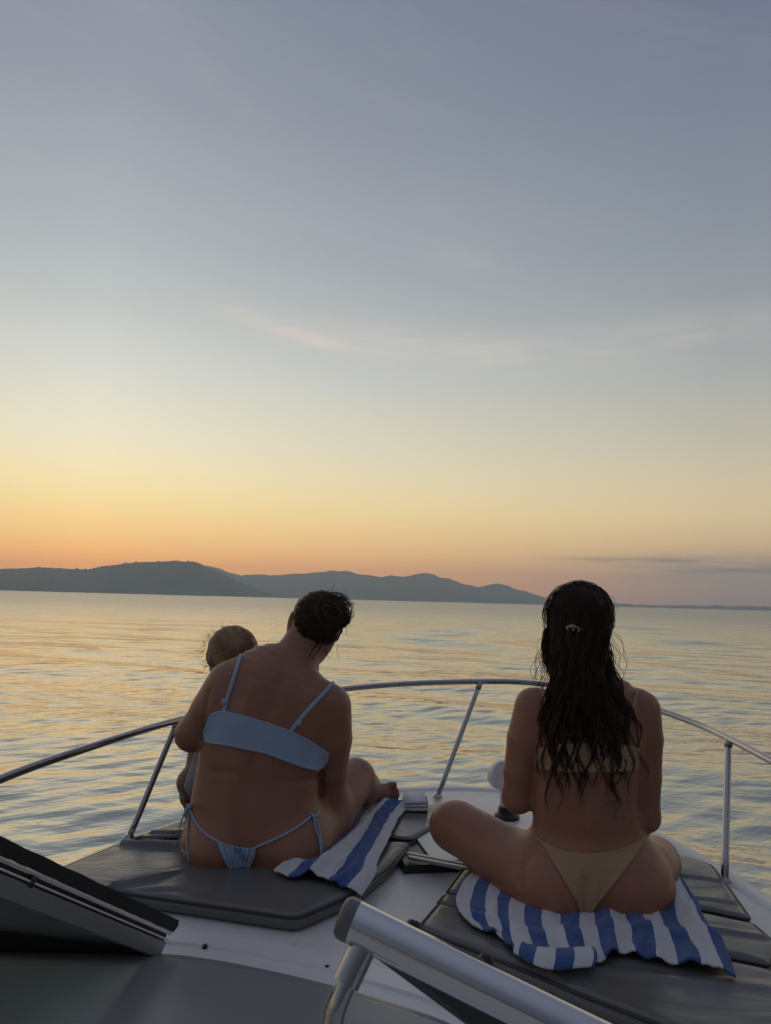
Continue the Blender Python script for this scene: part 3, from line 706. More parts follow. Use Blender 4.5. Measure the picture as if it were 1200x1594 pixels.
# ------------------------------------------------------------------ BODIES (signed-distance sculpting, meshed by surface nets)
f32 = np.float32
def nrmz(v): v = np.asarray(v, float); return v / np.linalg.norm(v)
class Sdf:
    def __init__(s): s.pr = []; s.gr = []; s.sub = []
    def cap(s, a, ra, b, rb, k=.02):
        a, b = np.asarray(a, f32), np.asarray(b, f32)
        def fn(Q):
            ba = b - a; h = np.clip(((Q - a) @ ba) / (ba @ ba), 0, 1)
            d = Q - a - h[:, None] * ba
            return np.sqrt((d * d).sum(1)) - (ra + (rb - ra) * h)
        s.pr.append((fn, k)); return s
    def chain(s, pts, rs, k=.015):
        for i in range(len(pts) - 1): s.cap(pts[i], rs[i], pts[i + 1], rs[i + 1], k if i == 0 else .008)
    def ell(s, c, r, axes=None, k=.02):
        c = np.asarray(c, f32); r = np.asarray(r, f32)
        A = np.asarray(axes, f32) if axes is not None else np.eye(3, dtype=f32)
        def fn(Q):
            q = (Q - c) @ A.T
            k0 = np.sqrt(((q / r) ** 2).sum(1)); k1 = np.sqrt(((q / (r * r)) ** 2).sum(1)) + 1e-9
            return k0 * (k0 - 1) / k1
        s.pr.append((fn, k)); return s
    def loft(s, C_, A_, B_, W_, k=.02, p=2.3):
        """elliptical sections: centres, half widths, half depths, width directions"""
        n = 30
        C_, A_, B_, W_ = (catmull(np.asarray(x, float).reshape(len(x), -1), n) for x in (C_, A_, B_, W_))
        def fn(Q):
            best = np.full(len(Q), 9., f32)
            for i in range(n - 1):
                c0_, c1_ = C_[i].astype(f32), C_[i + 1].astype(f32); ba = c1_ - c0_
                T = ba / np.linalg.norm(ba)
                hraw = ((Q - c0_) @ ba) / (ba @ ba); h = np.clip(hraw, 0, 1)
                over = (hraw - h) * np.linalg.norm(ba)
                a = A_[i, 0] + (A_[i + 1, 0] - A_[i, 0]) * h; b = B_[i, 0] + (B_[i + 1, 0] - B_[i, 0]) * h
                wv = W_[i] - T * (W_[i] @ T); wv = (wv / np.linalg.norm(wv)).astype(f32); dv = np.cross(T, wv).astype(f32)
                d = Q - c0_ - h[:, None] * ba
                uu = (d @ wv) / a; vv = (d @ dv) / b; mn = np.minimum(a, b)
                ov = over / (mn * .6); q = np.sqrt(uu * uu + vv * vv + ov * ov)
                best = np.minimum(best, (q - 1) * mn)
            return best
        s.pr.append((fn, k)); return s
    def groove(s, pts, wid, amp):                           # +amp carves, -amp raises a soft ridge along a line
        pts = catmull(np.asarray(pts, float), 10).astype(f32); s.gr.append((pts, wid, amp)); return s
    def __call__(s, Q):
        Q = np.asarray(Q, f32); d = None
        for fn, k in s.pr:
            e = fn(Q)
            if d is None: d = e; continue
            h = np.maximum(k - np.abs(d - e), 0) / k
            d = np.minimum(d, e) - h * h * k * .25
        for pts, wid, amp in s.gr:
            m_ = np.full(len(Q), 9., f32)
            for i in range(len(pts) - 1):
                a, ba = pts[i], pts[i + 1] - pts[i]
                h = np.clip(((Q - a) @ ba) / (ba @ ba), 0, 1); x = Q - a - h[:, None] * ba
                m_ = np.minimum(m_, (x * x).sum(1))
            d = d + amp * np.exp(-m_ / (wid * wid))
        return d
def grid_field(fn, lo, hi, h, slack=.008):
    lo = np.asarray(lo, float); n = [int(math.ceil((b - a) / h)) + 1 for a, b in zip(lo, hi)]
    q = 4; nc = [x // q + 2 for x in n]
    ax = [lo[i] + np.arange(nc[i]) * h * q for i in range(3)]
    cg = fn(np.stack(np.meshgrid(*ax, indexing='ij'), -1).reshape(-1, 3)).reshape(nc)
    near_ = np.abs(cg) < h * q * 1.05 + slack
    fine = np.repeat(np.repeat(np.repeat(cg, q, 0), q, 1), q, 2)
    # a coarse cell is refined when any of its corners is near
    act = near_.copy()
    for a_ in range(3):
        act = act | np.roll(act, -1, a_)
    msk = np.repeat(np.repeat(np.repeat(act, q, 0), q, 1), q, 2)
    idx = np.argwhere(msk)
    pts = lo + idx * h
    vals = np.empty(len(pts), f32)
    for i in range(0, len(pts), 400000): vals[i:i + 400000] = fn(pts[i:i + 400000])
    fine[msk] = vals
    return fine, lo
def surface_nets(fld, lo, h):
    s = fld < 0
    nx, ny, nz = fld.shape
    offs = [(i, j, k) for i in (0, 1) for j in (0, 1) for k in (0, 1)]
    cnt = sum(s[i:nx - 1 + i, j:ny - 1 + j, k:nz - 1 + k].astype(np.int8) for i, j, k in offs)
    cells = np.argwhere((cnt > 0) & (cnt < 8))
    cv = {o: fld[cells[:, 0] + o[0], cells[:, 1] + o[1], cells[:, 2] + o[2]] for o in offs}
    acc = np.zeros((len(cells), 3)); num = np.zeros(len(cells))
    for o in offs:
        for a_ in range(3):
            if o[a_] == 0:
                o2 = list(o); o2[a_] = 1; o2 = tuple(o2)
                f0, f1 = cv[o], cv[o2]; m_ = (f0 < 0) != (f1 < 0)
                t = np.where(m_, f0 / np.where(m_, f0 - f1, 1), 0)
                p = np.zeros((len(cells), 3)) + o; p[:, a_] += t
                acc += p * m_[:, None]; num += m_
    V = lo + (cells + acc / num[:, None]) * h
    ids = np.full((nx - 1, ny - 1, nz - 1), -1, int); ids[tuple(cells.T)] = np.arange(len(cells))
    Fs = []
    for a_ in range(3):
        sl0 = [slice(1, -1)] * 3; sl0[a_] = slice(0, -1); sl1 = list(sl0); sl1[a_] = slice(1, None)
        A0, A1 = s[tuple(sl0)], s[tuple(sl1)]
        for flip, mm in ((False, A0 & ~A1), (True, ~A0 & A1)):
            e = np.argwhere(mm)
            for b in range(3):
                if b != a_: e[:, b] += 1
            b, c = [(1, 2), (2, 0), (0, 1)][a_]
            q = []
            for db, dc in ((-1, -1), (0, -1), (0, 0), (-1, 0)):
                ee = e.copy(); ee[:, b] += db; ee[:, c] += dc; q.append(ids[tuple(ee.T)])
            q = np.stack(q, -1)
            Fs.append(q[:, ::-1] if flip else q)
    Fq = np.concatenate(Fs); Fq = Fq[(Fq >= 0).all(1)]
    return V, Fq
class Field:
    """a sampled distance field, read back by trilinear interpolation"""
    def __init__(s, fld, lo, h): s.f, s.lo, s.h = fld, lo, h
    def __call__(s, Q):
        q = (np.asarray(Q) - s.lo) / s.h; mx = np.array(s.f.shape) - 1.001
        qc = np.clip(q, 0, mx); out = np.linalg.norm((q - qc) * s.h, axis=1)
        i = qc.astype(int); t = (qc - i).astype(f32); x, y, z = i.T; a, b, c = t.T; f = s.f
        l = lambda k, j: (f[x + k, y + j, z] * (1 - c) + f[x + k, y + j, z + 1] * c)
        v = (l(0, 0) * (1 - b) + l(0, 1) * b) * (1 - a) + (l(1, 0) * (1 - b) + l(1, 1) * b) * a
        return np.where(out > 0, np.maximum(v, .01) + out, v)
FIELD = {}
def sculpt(name, fn, lo, hi, h, material, parent, relax=2):
    fld, lo = grid_field(fn, lo, hi, h)
    FIELD['last'] = Field(fld, lo, h)
    V, Fq = surface_nets(fld, lo, h)
    for _ in range(relax):                                  # light smoothing of the voxel steps
        acc = np.zeros_like(V); n = np.zeros(len(V))
        for i in range(4):
            a, b = Fq[:, i], Fq[:, (i + 1) % 4]
            np.add.at(acc, a, V[b]); np.add.at(n, a, 1); np.add.at(acc, b, V[a]); np.add.at(n, b, 1)
        V = .5 * V + .5 * acc / np.maximum(n, 1)[:, None]
    return mesh_obj(name, V, Fq, material, parent)
def poly_sd(pts, poly):
    poly = np.asarray(poly, float); d = np.full(len(pts), 1e9); ins = np.zeros(len(pts), bool)
    for i in range(len(poly)):
        a, b = poly[i - 1], poly[i]; e = b - a; w_ = pts - a
        h = np.clip((w_ @ e) / (e @ e), 0, 1); x = w_ - h[:, None] * e
        d = np.minimum(d, (x * x).sum(1))
        c1 = (a[1] > pts[:, 1]) != (b[1] > pts[:, 1])
        with np.errstate(divide='ignore', invalid='ignore'):
            xi = a[0] + (pts[:, 1] - a[1]) / (b[1] - a[1]) * e[0]
        ins ^= c1 & (pts[:, 0] < xi)
    return np.where(ins, -1, 1) * np.sqrt(d)
def dense(poly): return catmull(np.vstack([poly, poly[:1]]), len(poly) * 6)[:-1]
def garment(name, body, poly, y0, y1, mat_, parent, off=.0025, th=.0035, h=.0028, gather=None, hem=.0012):
    """a fitted piece of cloth: the shell of the body inside an outline"""
    poly = np.asarray(poly, float)
    def fn(Q):
        q = Q - CAM; ww = q @ _F
        uv = np.stack([600 + FPX * (q @ _R) / ww, 797 - FPX * (q @ _U) / ww], -1)
        sd_ = poly_sd(uv, poly) * np.abs(ww) / FPX
        db = body(Q)
        if gather is not None: db = db - gather(uv)
        shell = np.abs(db - off) - th - hem * np.clip((sd_ + .007) / .002, 0, 1)
        return np.maximum(np.maximum(shell, sd_), np.maximum(Q[:, 1] - y1, y0 - Q[:, 1])).astype(f32)
    ps = np.array([P(x, y, Y) for x, y in poly for Y in (y0, y1)])
    lo, hi = ps.min(0) - .02, ps.max(0) + .02; lo[1], hi[1] = y0 - .01, y1 + .01
    return sculpt(name, fn, lo, hi, h, mat_, parent, relax=1)
def hit(body, px, py, y0=1.4, y1=3.2, off=0.0):
    """where the sight lines through these points meet the body (sphere tracing)"""
    px, py = np.broadcast_arrays(np.asarray(px, float), np.asarray(py, float))
    d = _F + ((px - 600) / FPX)[:, None] * _R - ((py - 797) / FPX)[:, None] * _U
    d = d / np.linalg.norm(d, axis=1)[:, None]
    t = np.full(len(px), y0); ok = np.ones(len(px), bool)
    for _ in range(60):
        e = body(CAM + d * t[:, None]).astype(float) - off
        t = t + np.where(e > .05, np.minimum(e - .035, .2), np.clip(e, -.01, .05) * .7)
    e = body(CAM + d * t[:, None]) - off
    return CAM + d * t[:, None], np.abs(e) < .006

def add_hand(S, wrist, d, up, side, size=1.0, curl=.7):
    """palm, four curled fingers of different lengths and a thumb from the side of the palm"""
    d = nrmz(d); up = np.asarray(up, float); up = nrmz(up - d * (up @ d)); sd_ = np.cross(d, up) * side
    A = np.stack([d, sd_, up])
    pc_ = wrist + d * .055 * size
    S.ell(pc_, np.array([.052, .041, .017]) * size, A, .015)
    for i, (ofs, L, r) in enumerate(((-.030, .066, .0085), (-.010, .074, .0088), (.010, .070, .0085), (.029, .056, .0078))):
        p = wrist + d * (.094 - abs(ofs) * .3) * size + sd_ * ofs * size
        pts = [p - d * .02]; ang_ = -.1
        pts.append(p)
        for seg in (.46, .30, .24):
            ang_ += curl * (.55 if seg == .46 else .75)
            p = p + (d * math.cos(ang_) - up * math.sin(ang_)) * L * seg * size; pts.append(p)
        S.chain(pts, [r * size, r * size, r * .95 * size, r * .88 * size, r * .78 * size], .006)
    tb = wrist + d * .03 * size - sd_ * .030 * size
    t1_ = tb + (d * .55 - sd_ * .75 - up * .15) * .038 * size; t2_ = t1_ + (d * .85 - sd_ * .25 - up * .45) * .030 * size; t3_ = t2_ + (d * .8 + sd_ * .1 - up * .6) * .024 * size
    S.chain([tb, t1_, t2_, t3_], [.014 * size, .011 * size, .0095 * size, .0078 * size], .01)
def add_foot(S, ankle, d, up, side, size=1.0):
    d = nrmz(d); up = np.asarray(up, float); up = nrmz(up - d * (up @ d)); sd_ = np.cross(d, up) * side
    sole = -up
    S.cap(ankle + sole * .01, .038 * size, ankle - d * .03 * size + sole * .035 * size, .032 * size, .03)
    S.cap(ankle + sole * .02, .038 * size, ankle + d * .10 * size + sole * .045 * size, .028 * size, .03)
    S.ell(ankle + d * .115 * size + sole * .05 * size, np.array([.055, .043, .022]) * size, np.stack([d, sd_, up]), .02)
    for i, (o, L, r) in enumerate(((-.030, .048, .0135), (-.011, .046, .0100), (.005, .040, .0092), (.020, .034, .0088), (.033, .027, .0082))):
        p = ankle + d * (.148 - .16 * max(0, o + .01)) * size + sd_ * o * size + sole * .048 * size
        S.chain([p, p + (d * .55 + up * .18) * L * size, p + (d * 1.0 - up * .06) * L * size], [r * size, r * .95 * size, r * .98 * size], .006)
def add_head(S, c, fwd, up, s=1.0, k=.02, nose=True):
    """skull, jaw, nose and ears; fwd = where the face looks"""
    fwd = nrmz(fwd); up = np.asarray(up, float); up = nrmz(up - fwd * (up @ fwd)); rt = np.cross(fwd, up)
    A = np.stack([rt, fwd, up])
    S.ell(c, np.array([.074, .094, .094]) * s, A, k)
    S.ell(c + fwd * .035 * s - up * .055 * s, np.array([.056, .058, .068]) * s, A, .03)
    S.ell(c + fwd * .062 * s - up * .098 * s, np.array([.028, .024, .022]) * s, A, .02)
    if nose:
        S.cap(c + fwd * .090 * s + up * .0 * s, .009 * s, c + fwd * .112 * s - up * .035 * s, .013 * s, .012)
        S.ell(c + fwd * .088 * s - up * .068 * s, np.array([.022, .010, .007]) * s, A, .008)
        S.ell(c + fwd * .086 * s - up * .080 * s, np.array([.019, .010, .007]) * s, A, .008)
        for q in (-1, 1): S.groove([c + fwd * .094 * s + rt * q * .030 * s - up * .006 * s, c + fwd * .090 * s + rt * q * .036 * s - up * .006 * s], .014 * s, .005)
    for q in (-1, 1):
        e = c + rt * q * .081 * s - up * .012 * s - fwd * .004 * s
        Ae = np.stack([nrmz(rt * q + fwd * -.35), nrmz(fwd + rt * q * .35), up])
        S.ell(e, np.array([.011, .022, .034]) * s, Ae, .008)
        S.groove([e + rt * q * .010 * s + up * .012 * s, e + rt * q * .010 * s - up * .010 * s], .008 * s, .004)
    return fwd, up, rt
def eyes(c, fwd, up, rt, s, parent):
    for q in (-1, 1):
        mesh_obj('eye', *lathe([(.002, -.011), (.008, -.008), (.0112, 0), (.008, .008), (.002, .011)], c + fwd * .079 * s + rt * q * .031 * s - up * .006 * s, fwd, 14), M_eye, parent)

def strands_mesh(paths, radii, sides=3):
    """many tapering strands as one mesh: paths (n, m, 3), radii (n,)"""
    paths = np.asarray(paths, float); n, m_, _ = paths.shape
    T = np.gradient(paths, axis=1); T /= np.linalg.norm(T, axis=2)[..., None] + 1e-9
    ref = np.array([.3, -.9, .2]); a1 = np.cross(T, ref); a1 /= np.linalg.norm(a1, axis=2)[..., None] + 1e-9; a2 = np.cross(T, a1)
    tp = np.interp(np.linspace(0, 1, m_), [0, .08, .7, 1], [.7, 1, .85, .12])
    r = np.asarray(radii)[:, None] * tp[None]
    th = np.arange(sides) * 2 * math.pi / sides
    V = paths[:, :, None] + r[:, :, None, None] * (np.cos(th)[None, None, :, None] * a1[:, :, None] + np.sin(th)[None, None, :, None] * a2[:, :, None])
    i, j, k = np.meshgrid(np.arange(n), np.arange(m_ - 1), np.arange(sides), indexing='ij'); k2 = (k + 1) % sides
    b = i * m_ * sides
    Fq = np.stack([b + j * sides + k, b + j * sides + k2, b + (j + 1) * sides + k2, b + (j + 1) * sides + k], -1).reshape(-1, 4)
    return V.reshape(-1, 3), Fq

# ---------------------------------------------------------------- woman with the long hair (tan bikini)
def woman_long():
    S = Sdf()
    keys = [  # px x, px y, half width px, Y, half depth m, tilt
        (919, 1408, 100, 2.13, .095, 0), (919, 1378, 112, 2.13, .125, 0), (917, 1340, 102, 2.14, .122, 0), (914, 1297, 84, 2.14, .098, 0), (912, 1255, 78, 2.13, .088, 0),
        (913, 1205, 80, 2.13, .092, 0), (915, 1155, 86, 2.13, .098, 1), (916, 1112, 88, 2.13, .090, 2), (914, 1085, 78, 2.13, .072, 2), (910, 1066, 46, 2.13, .06, 2), (907, 1045, 29, 2.13, .056, 0), (905, 1005, 25, 2.15, .055, 0)]
    Cs, As, Bs, Ws = [], [], [], []
    for x, y, a, Y, b, t in keys:
        Cs.append(P(x, y, Y)); As.append(a * Y / FPX * 1.005); Bs.append(b); Ws.append(np.array([math.cos(math.radians(t)), 0, -math.sin(math.radians(t))]))
    S.loft(Cs, As, Bs, Ws)
    # buttocks
    S.ell(P(868, 1387, 2.105), (.098, .105, .098), None, .05); S.ell(P(972, 1388, 2.105), (.098, .105, .098), None, .05)
    # arms
    lw, rw = P(868, 1232, 2.40), P(938, 1236, 2.40)
    S.chain([P(829, 1098, 2.14), P(815, 1150, 2.14), P(808, 1200, 2.15), P(806, 1241, 2.17)], [.050, .046, .043, .041], .03)
    S.chain([P(806, 1241, 2.17), P(826, 1232, 2.27), lw], [.041, .040, .027], .02)
    S.chain([P(1000, 1104, 2.14), P(1006, 1150, 2.14), P(1005, 1210, 2.14), P(1005, 1272, 2.15)], [.049, .045, .042, .037], .03)
    S.chain([P(1005, 1272, 2.15), P(980, 1258, 2.27), rw], [.037, .039, .027], .02)
    add_hand(S, lw, (.55, .7, -.05), (0, -.2, 1), 1, .95, .8); add_hand(S, rw, (-.55, .7, -.05), (0, -.2, 1), -1, .95, .8)
    # crossed legs
    kl, kr = P(714, 1286, 2.36), P(1020, 1341, 2.43)
    S.chain([P(862, 1382, 2.12), P(790, 1338, 2.24), kl], [.100, .091, .073], .06)
    S.chain([P(978, 1380, 2.14), P(1003, 1360, 2.28), kr], [.100, .092, .075], .06)
    al, ar = P(880, 1338, 2.55), P(850, 1345, 2.47)
    S.chain([kl + [0, .01, -.015], P(790, 1322, 2.47), al], [.064, .058, .034], .03)
    S.chain([kr + [0, .01, -.01], P(940, 1350, 2.47), ar], [.064, .056, .034], .03)
    S.ell(P(694, 1283, 2.37), (.045, .05, .05), None, .04)
    add_foot(S, al, (.7, .1, -.12), (0, .5, .8), 1, .9); add_foot(S, ar, (-.8, .1, -.1), (0, .4, .9), -1, .9)
    # head
    hc_ = P(902, 966, 2.155)
    fw, up, rt = add_head(S, hc_, (.10, 1, -.05), (.0, .05, 1), 1.02)
    # relief of the back
    S.groove([P(913, 1310, 2.03), P(912, 1250, 2.035), P(913, 1180, 2.03), P(912, 1100, 2.04)], .017, .007)
    S.groove([P(912, 1440, 2.0), P(911, 1410, 1.99), P(912, 1372, 2.0)], .012, .016)
    for s in (-1, 1):
        S.groove([P(914 + s * 30, 1090, 2.03), P(914 + s * 36, 1130, 2.03), P(914 + s * 44, 1165, 2.03)], .022, -.007)
        S.groove([P(914 + s * 14, 1190, 2.03), P(914 + s * 17, 1250, 2.04)], .02, -.003)
        S.groove([P(914 + s * 78, 1152, 2.06), P(914 + s * 84, 1120, 2.07), P(914 + s * 84, 1095, 2.08)], .012, .005)
        S.groove([P(914 + s * 24, 1318, 2.02), P(914 + s * 26, 1324, 2.02)], .012, .003)
    S.groove([P(842, 1322, 2.07), P(824, 1340, 2.08), P(812, 1372, 2.07)], .016, .006)
    S.groove([P(1000, 1330, 2.08), P(1012, 1360, 2.1), P(1022, 1400, 2.12)], .014, .006)
    root = thing('person', P(919, 1436, 2.1) * [1, 1, 0], 'woman in a tan bikini with long dark wavy hair, seated cross-legged on a striped towel', 'person', 'people on the foredeck')
    M = skin('tanned_skin', (.39, .170, .100), (.31, .130, .074), [(P(966, 1258, 2.05), .045, 42), (P(946, 1243, 2.05), .03, 50), (P(1012, 1385, 2.15), .06, 36)])
    lo = np.array([P(660, 1300, 2.36)[0] - .03, 1.93, -.03]); hi = np.array([P(1070, 1300, 2.43)[0] + .04, 2.78, .93])
    body = sculpt('body', S, lo, hi, .0055, M, root); S = FIELD['last']
    eyes(hc_, fw, up, rt, 1.02, body)
    Mb = cloth('tan_swimwear', (.43, .28, .155), 900, .1, .6)
    bot = [(833, 1299), (846, 1309), (862, 1317), (880, 1324), (905, 1328), (930, 1328), (955, 1324), (978, 1317), (993, 1309), (1000, 1306), (1000, 1317), (985, 1338), (965, 1365), (943, 1393), (926, 1414), (919, 1428), (914, 1438), (909, 1438), (905, 1426), (897, 1402), (880, 1374), (864, 1347), (849, 1322), (838, 1308)]
    def ga(uv): return .0012 * np.sin((uv[:, 0] - 912) * .55 + (uv[:, 1] - 1300) * .05) * np.exp(-((uv[:, 1] - 1415) / 40) ** 2)
    garment('bikini_bottom', S, bot, 1.9, 2.16, Mb, root, gather=ga)
    top = [(838, 1165), (850, 1162), (880, 1157), (915, 1156), (950, 1156), (985, 1161), (995, 1165), (994, 1197), (985, 1200), (950, 1202), (915, 1203), (880, 1202), (850, 1199), (839, 1196)]
    garment('bikini_top', S, top, 1.95, 2.25, Mb, root)
    for xs, ys in (((992, 985, 975, 968), (1075, 1100, 1130, 1153)), ((842, 850, 858, 866), (1068, 1095, 1125, 1152))):
        pt, ok = hit(S, np.interp(np.linspace(0, 3, 16), range(4), xs), np.interp(np.linspace(0, 3, 16), range(4), ys), off=.002)
        mesh_obj('strap', *tube(pt, .0042, 8), Mb, root)
    # hair: a cap on the skull, a bulky mass, and many wavy wet locks
    Hs = Sdf()
    A = np.stack([rt, fw, up])
    Hs.ell(hc_ - fw * .012 + up * .010, np.array([.093, .100, .098]), A)
    Hs.ell(P(901, 1000, 2.085), (.080, .05, .075), None, .04)
    Hs.ell(P(898, 1055, 2.07), (.066, .036, .09), None, .05)
    Hs.ell(P(903, 1095, 2.05), (.062, .014, .075), None, .05)
    Hs.groove([P(887, 977, 2.04), P(900, 979, 2.04)], .015, .006)
    def hf(Q):
        d = Hs(Q)
        d = d + (.0010 * np.sin(Q[:, 0] * 330 + 3 * np.sin(Q[:, 2] * 45)) + .0008 * np.sin(Q[:, 0] * 190 + Q[:, 2] * 60)).astype(f32)
        face = (Q - (hc_ + fw * .075 - up * .03)) @ A.T.astype(f32)
        d = np.maximum(d, -(np.sqrt(((face / np.array([.062, .07, .09], f32)) ** 2).sum(1)) - 1) * .06)
        er = Q - (hc_ + rt * .100 - up * .012).astype(f32)
        return np.maximum(d, -(np.sqrt((er ** 2).sum(1)) - .034)).astype(f32)
    hairb = sculpt('hair', hf, P(830, 1240, 2.0) * [1, 0, 1] + [-.03, 1.95, 0], P(985, 900, 2.3) * [1, 0, 1] + [.03, 2.31, .03], .004, M_hairdark, root, 1)
    HF = FIELD['last']
    def both(Q): return np.minimum(S(Q), HF(Q))
    r_ = np.random.default_rng(21)
    paths, rad = [], []
    m_ = 36; t = np.linspace(0, 1, m_)
    YE = [915, 925, 940, 960, 1000, 1050, 1100, 1150, 1200, 1270]
    LE = [874, 863, 856, 854, 852, 856, 850, 846, 846, 850]; RE = [930, 941, 947, 946, 944, 954, 974, 992, 994, 986]
    XS, YS, OF, RD = [], [], [], []
    for c in range(96):
        u = (c + r_.uniform()) / 96
        y0 = r_.uniform(930, 1010)
        q = r_.uniform()
        y1 = {0: r_.uniform(1150, 1275), 1: r_.uniform(1070, 1200) if r_.uniform() < .7 else 1235, 2: r_.uniform(1100, 1258)}[0 if u < .28 else (2 if u > .66 else 1)]
        ph, fr, am = r_.uniform(0, 6.28), r_.uniform(.060, .105), r_.uniform(3.5, 9)
        u1 = np.clip(u + r_.normal() * .15, -.03, 1.06); ofs = r_.uniform(.003, .024); rl = r_.uniform(.6, 1.5)
        for k in range(r_.integers(9, 17)):
            ys = y0 + (y1 - abs(r_.normal()) * 16 - y0) * t
            le, re_ = np.interp(ys, YE, LE), np.interp(ys, YE, RE)
            sp = r_.normal() * 3.4
            wv = am * np.clip((ys - 955) / 110, .12, 1) * np.sin(ys * fr + ph + sp * .06)
            XS.append(le + (re_ - le) * (u + (u1 - u) * t) + sp * (1.15 - .95 * t) + wv); YS.append(ys)
            OF.append(ofs * (.3 + .7 * np.sin(np.pi * np.clip(t, .02, .92))) + .002 - .0045 * np.cos(ys * fr + ph)); RD.append(r_.uniform(.0004, .0012) * rl)
    for c in range(300):                                    # top hair drawn back to the clip
        a0 = r_.uniform(-3.3, .15); rr = r_.uniform(.55, 1.02)
        x0, y0 = 901 + 51 * rr * math.cos(a0), 961 + 52 * rr * math.sin(a0); x1, y1 = 888 + r_.normal() * 5, 977 + r_.normal() * 4
        bow = r_.normal() * 4
        XS.append(x0 + (x1 - x0) * t + bow * np.sin(np.pi * t)); YS.append(y0 + (y1 - y0) * t + abs(bow) * .4 * np.sin(np.pi * t))
        OF.append(.002 + .003 * r_.uniform() + 0 * t); RD.append(r_.uniform(.0007, .0015))
    for c in range(9):                                      # loose curls beside the face on the left
        ph = r_.uniform(0, 6.28); y0, L = r_.uniform(968, 985), r_.uniform(55, 95); bw = r_.uniform(5, 13)
        for k in range(5):
            ys = y0 + (L + r_.normal() * 4) * t
            XS.append(857 - bw * np.sin(np.pi * np.clip(t * 1.15, 0, 1)) - 3.5 * np.sin(t * 11 + ph) + r_.normal() * 1.2 + 3 * t); YS.append(ys); OF.append(.004 + 0 * t); RD.append(r_.uniform(.0007, .0014))
    for c in range(260):                                    # frizz over the crown
        a0 = r_.uniform(-3.2, .1); L = r_.uniform(.05, .22); rr = .93 + (.10 + .10 * r_.uniform()) * np.sin(np.pi * t * .8)
        aa = a0 + L * 3 * r_.choice([-1, 1]) * t
        XS.append(901 + 51 * rr * np.cos(aa)); YS.append(961 + 52 * rr * np.sin(aa)); OF.append(.003 + 0 * t); RD.append(r_.uniform(.0005, .0011))
    XS, YS, OF = np.array(XS), np.array(YS), np.array(OF)
    PT, OK = hit(both, XS.ravel(), YS.ravel(), 1.7, 2.6)
    PT, OK = PT.reshape(-1, m_, 3), OK.reshape(-1, m_)
    dep = np.where(OK & (PT[:, :, 1] < 2.22), PT[:, :, 1], 2.12)
    ker = np.hanning(11); ker /= ker.sum()
    for i in range(len(XS)):
        yv = np.minimum(np.convolve(np.pad(dep[i], 5, 'edge'), ker, 'valid'), dep[i] + .004) - OF[i]
        paths.append(np.array([P(a_, b_, c_) for a_, b_, c_ in zip(XS[i], YS[i], yv)])); rad.append(RD[i])
    # stray hairs in the air and over the crown
    for c in range(60):
        t = np.linspace(0, 1, m_)
        if c < 12:
            a0 = r_.uniform(-2.9, -.25); x0, y0 = 902 + 52 * math.cos(a0), 960 + 54 * math.sin(a0)
            a1 = a0 + r_.uniform(-.7, .7); L = r_.uniform(2, 9)
            aa = a0 + (a1 - a0) * t; rr = 52 + L * np.sin(np.pi * t)
            xs, ys = 902 + rr * np.cos(aa), 961 + rr * 1.02 * np.sin(aa)
        else:
            sg = r_.choice([-1, 1]); y0 = r_.uniform(980, 1060); L = r_.uniform(40, 110)
            xs = (952 if sg > 0 else 852) + sg * (r_.uniform(4, 26) * np.sin(np.pi * t * r_.uniform(.5, .9))) + 3 * np.sin(t * 9 + c)
            ys = y0 + L * t
        yy = 2.13 + .02 * np.sin(t * 5 + c)
        paths.append(np.array([P(a, b, c_) for a, b, c_ in zip(xs, ys, yy)])); rad.append(r_.uniform(.0004, .0008))
    v, fq = strands_mesh(paths, rad)
    mesh_obj('hair_strand', v, fq, M_hairdark, hairb)['kind'] = 'stuff'
    # claw clip
    cp, _ = hit(both, [879, 888, 899], [976, 974, 978], 1.7, 2.6)
    cp = cp - [0, .018, 0]
    Mc = mat('gold_clip', (.34, .29, .21), .3, .5)
    cl = mesh_obj('hair_clip', *tube(cp, [.003, .0052, .003], 10), Mc, root)
    for k in range(3):
        p = cp[0] + (cp[2] - cp[0]) * (k / 2)
        mesh_obj('prong', *tube([p + [0, 0, .002], p + [.003 * (1 - k), -.006, -.006], p + [.004 * (1 - k), .004, -.012]], [.0030, .0028, .0014], 6), Mc, cl)
    mesh_obj('clip_hinge', *tube([cp[2] + [-.002, -.002, -.008], cp[2] + [.012, .0, .002], cp[2] + [.013, .002, -.016]], [.003, .0035, .002], 6), Mc, cl)
    ep, _ = hit(S, [834.0], [1156.0])
    return S
S2 = woman_long()

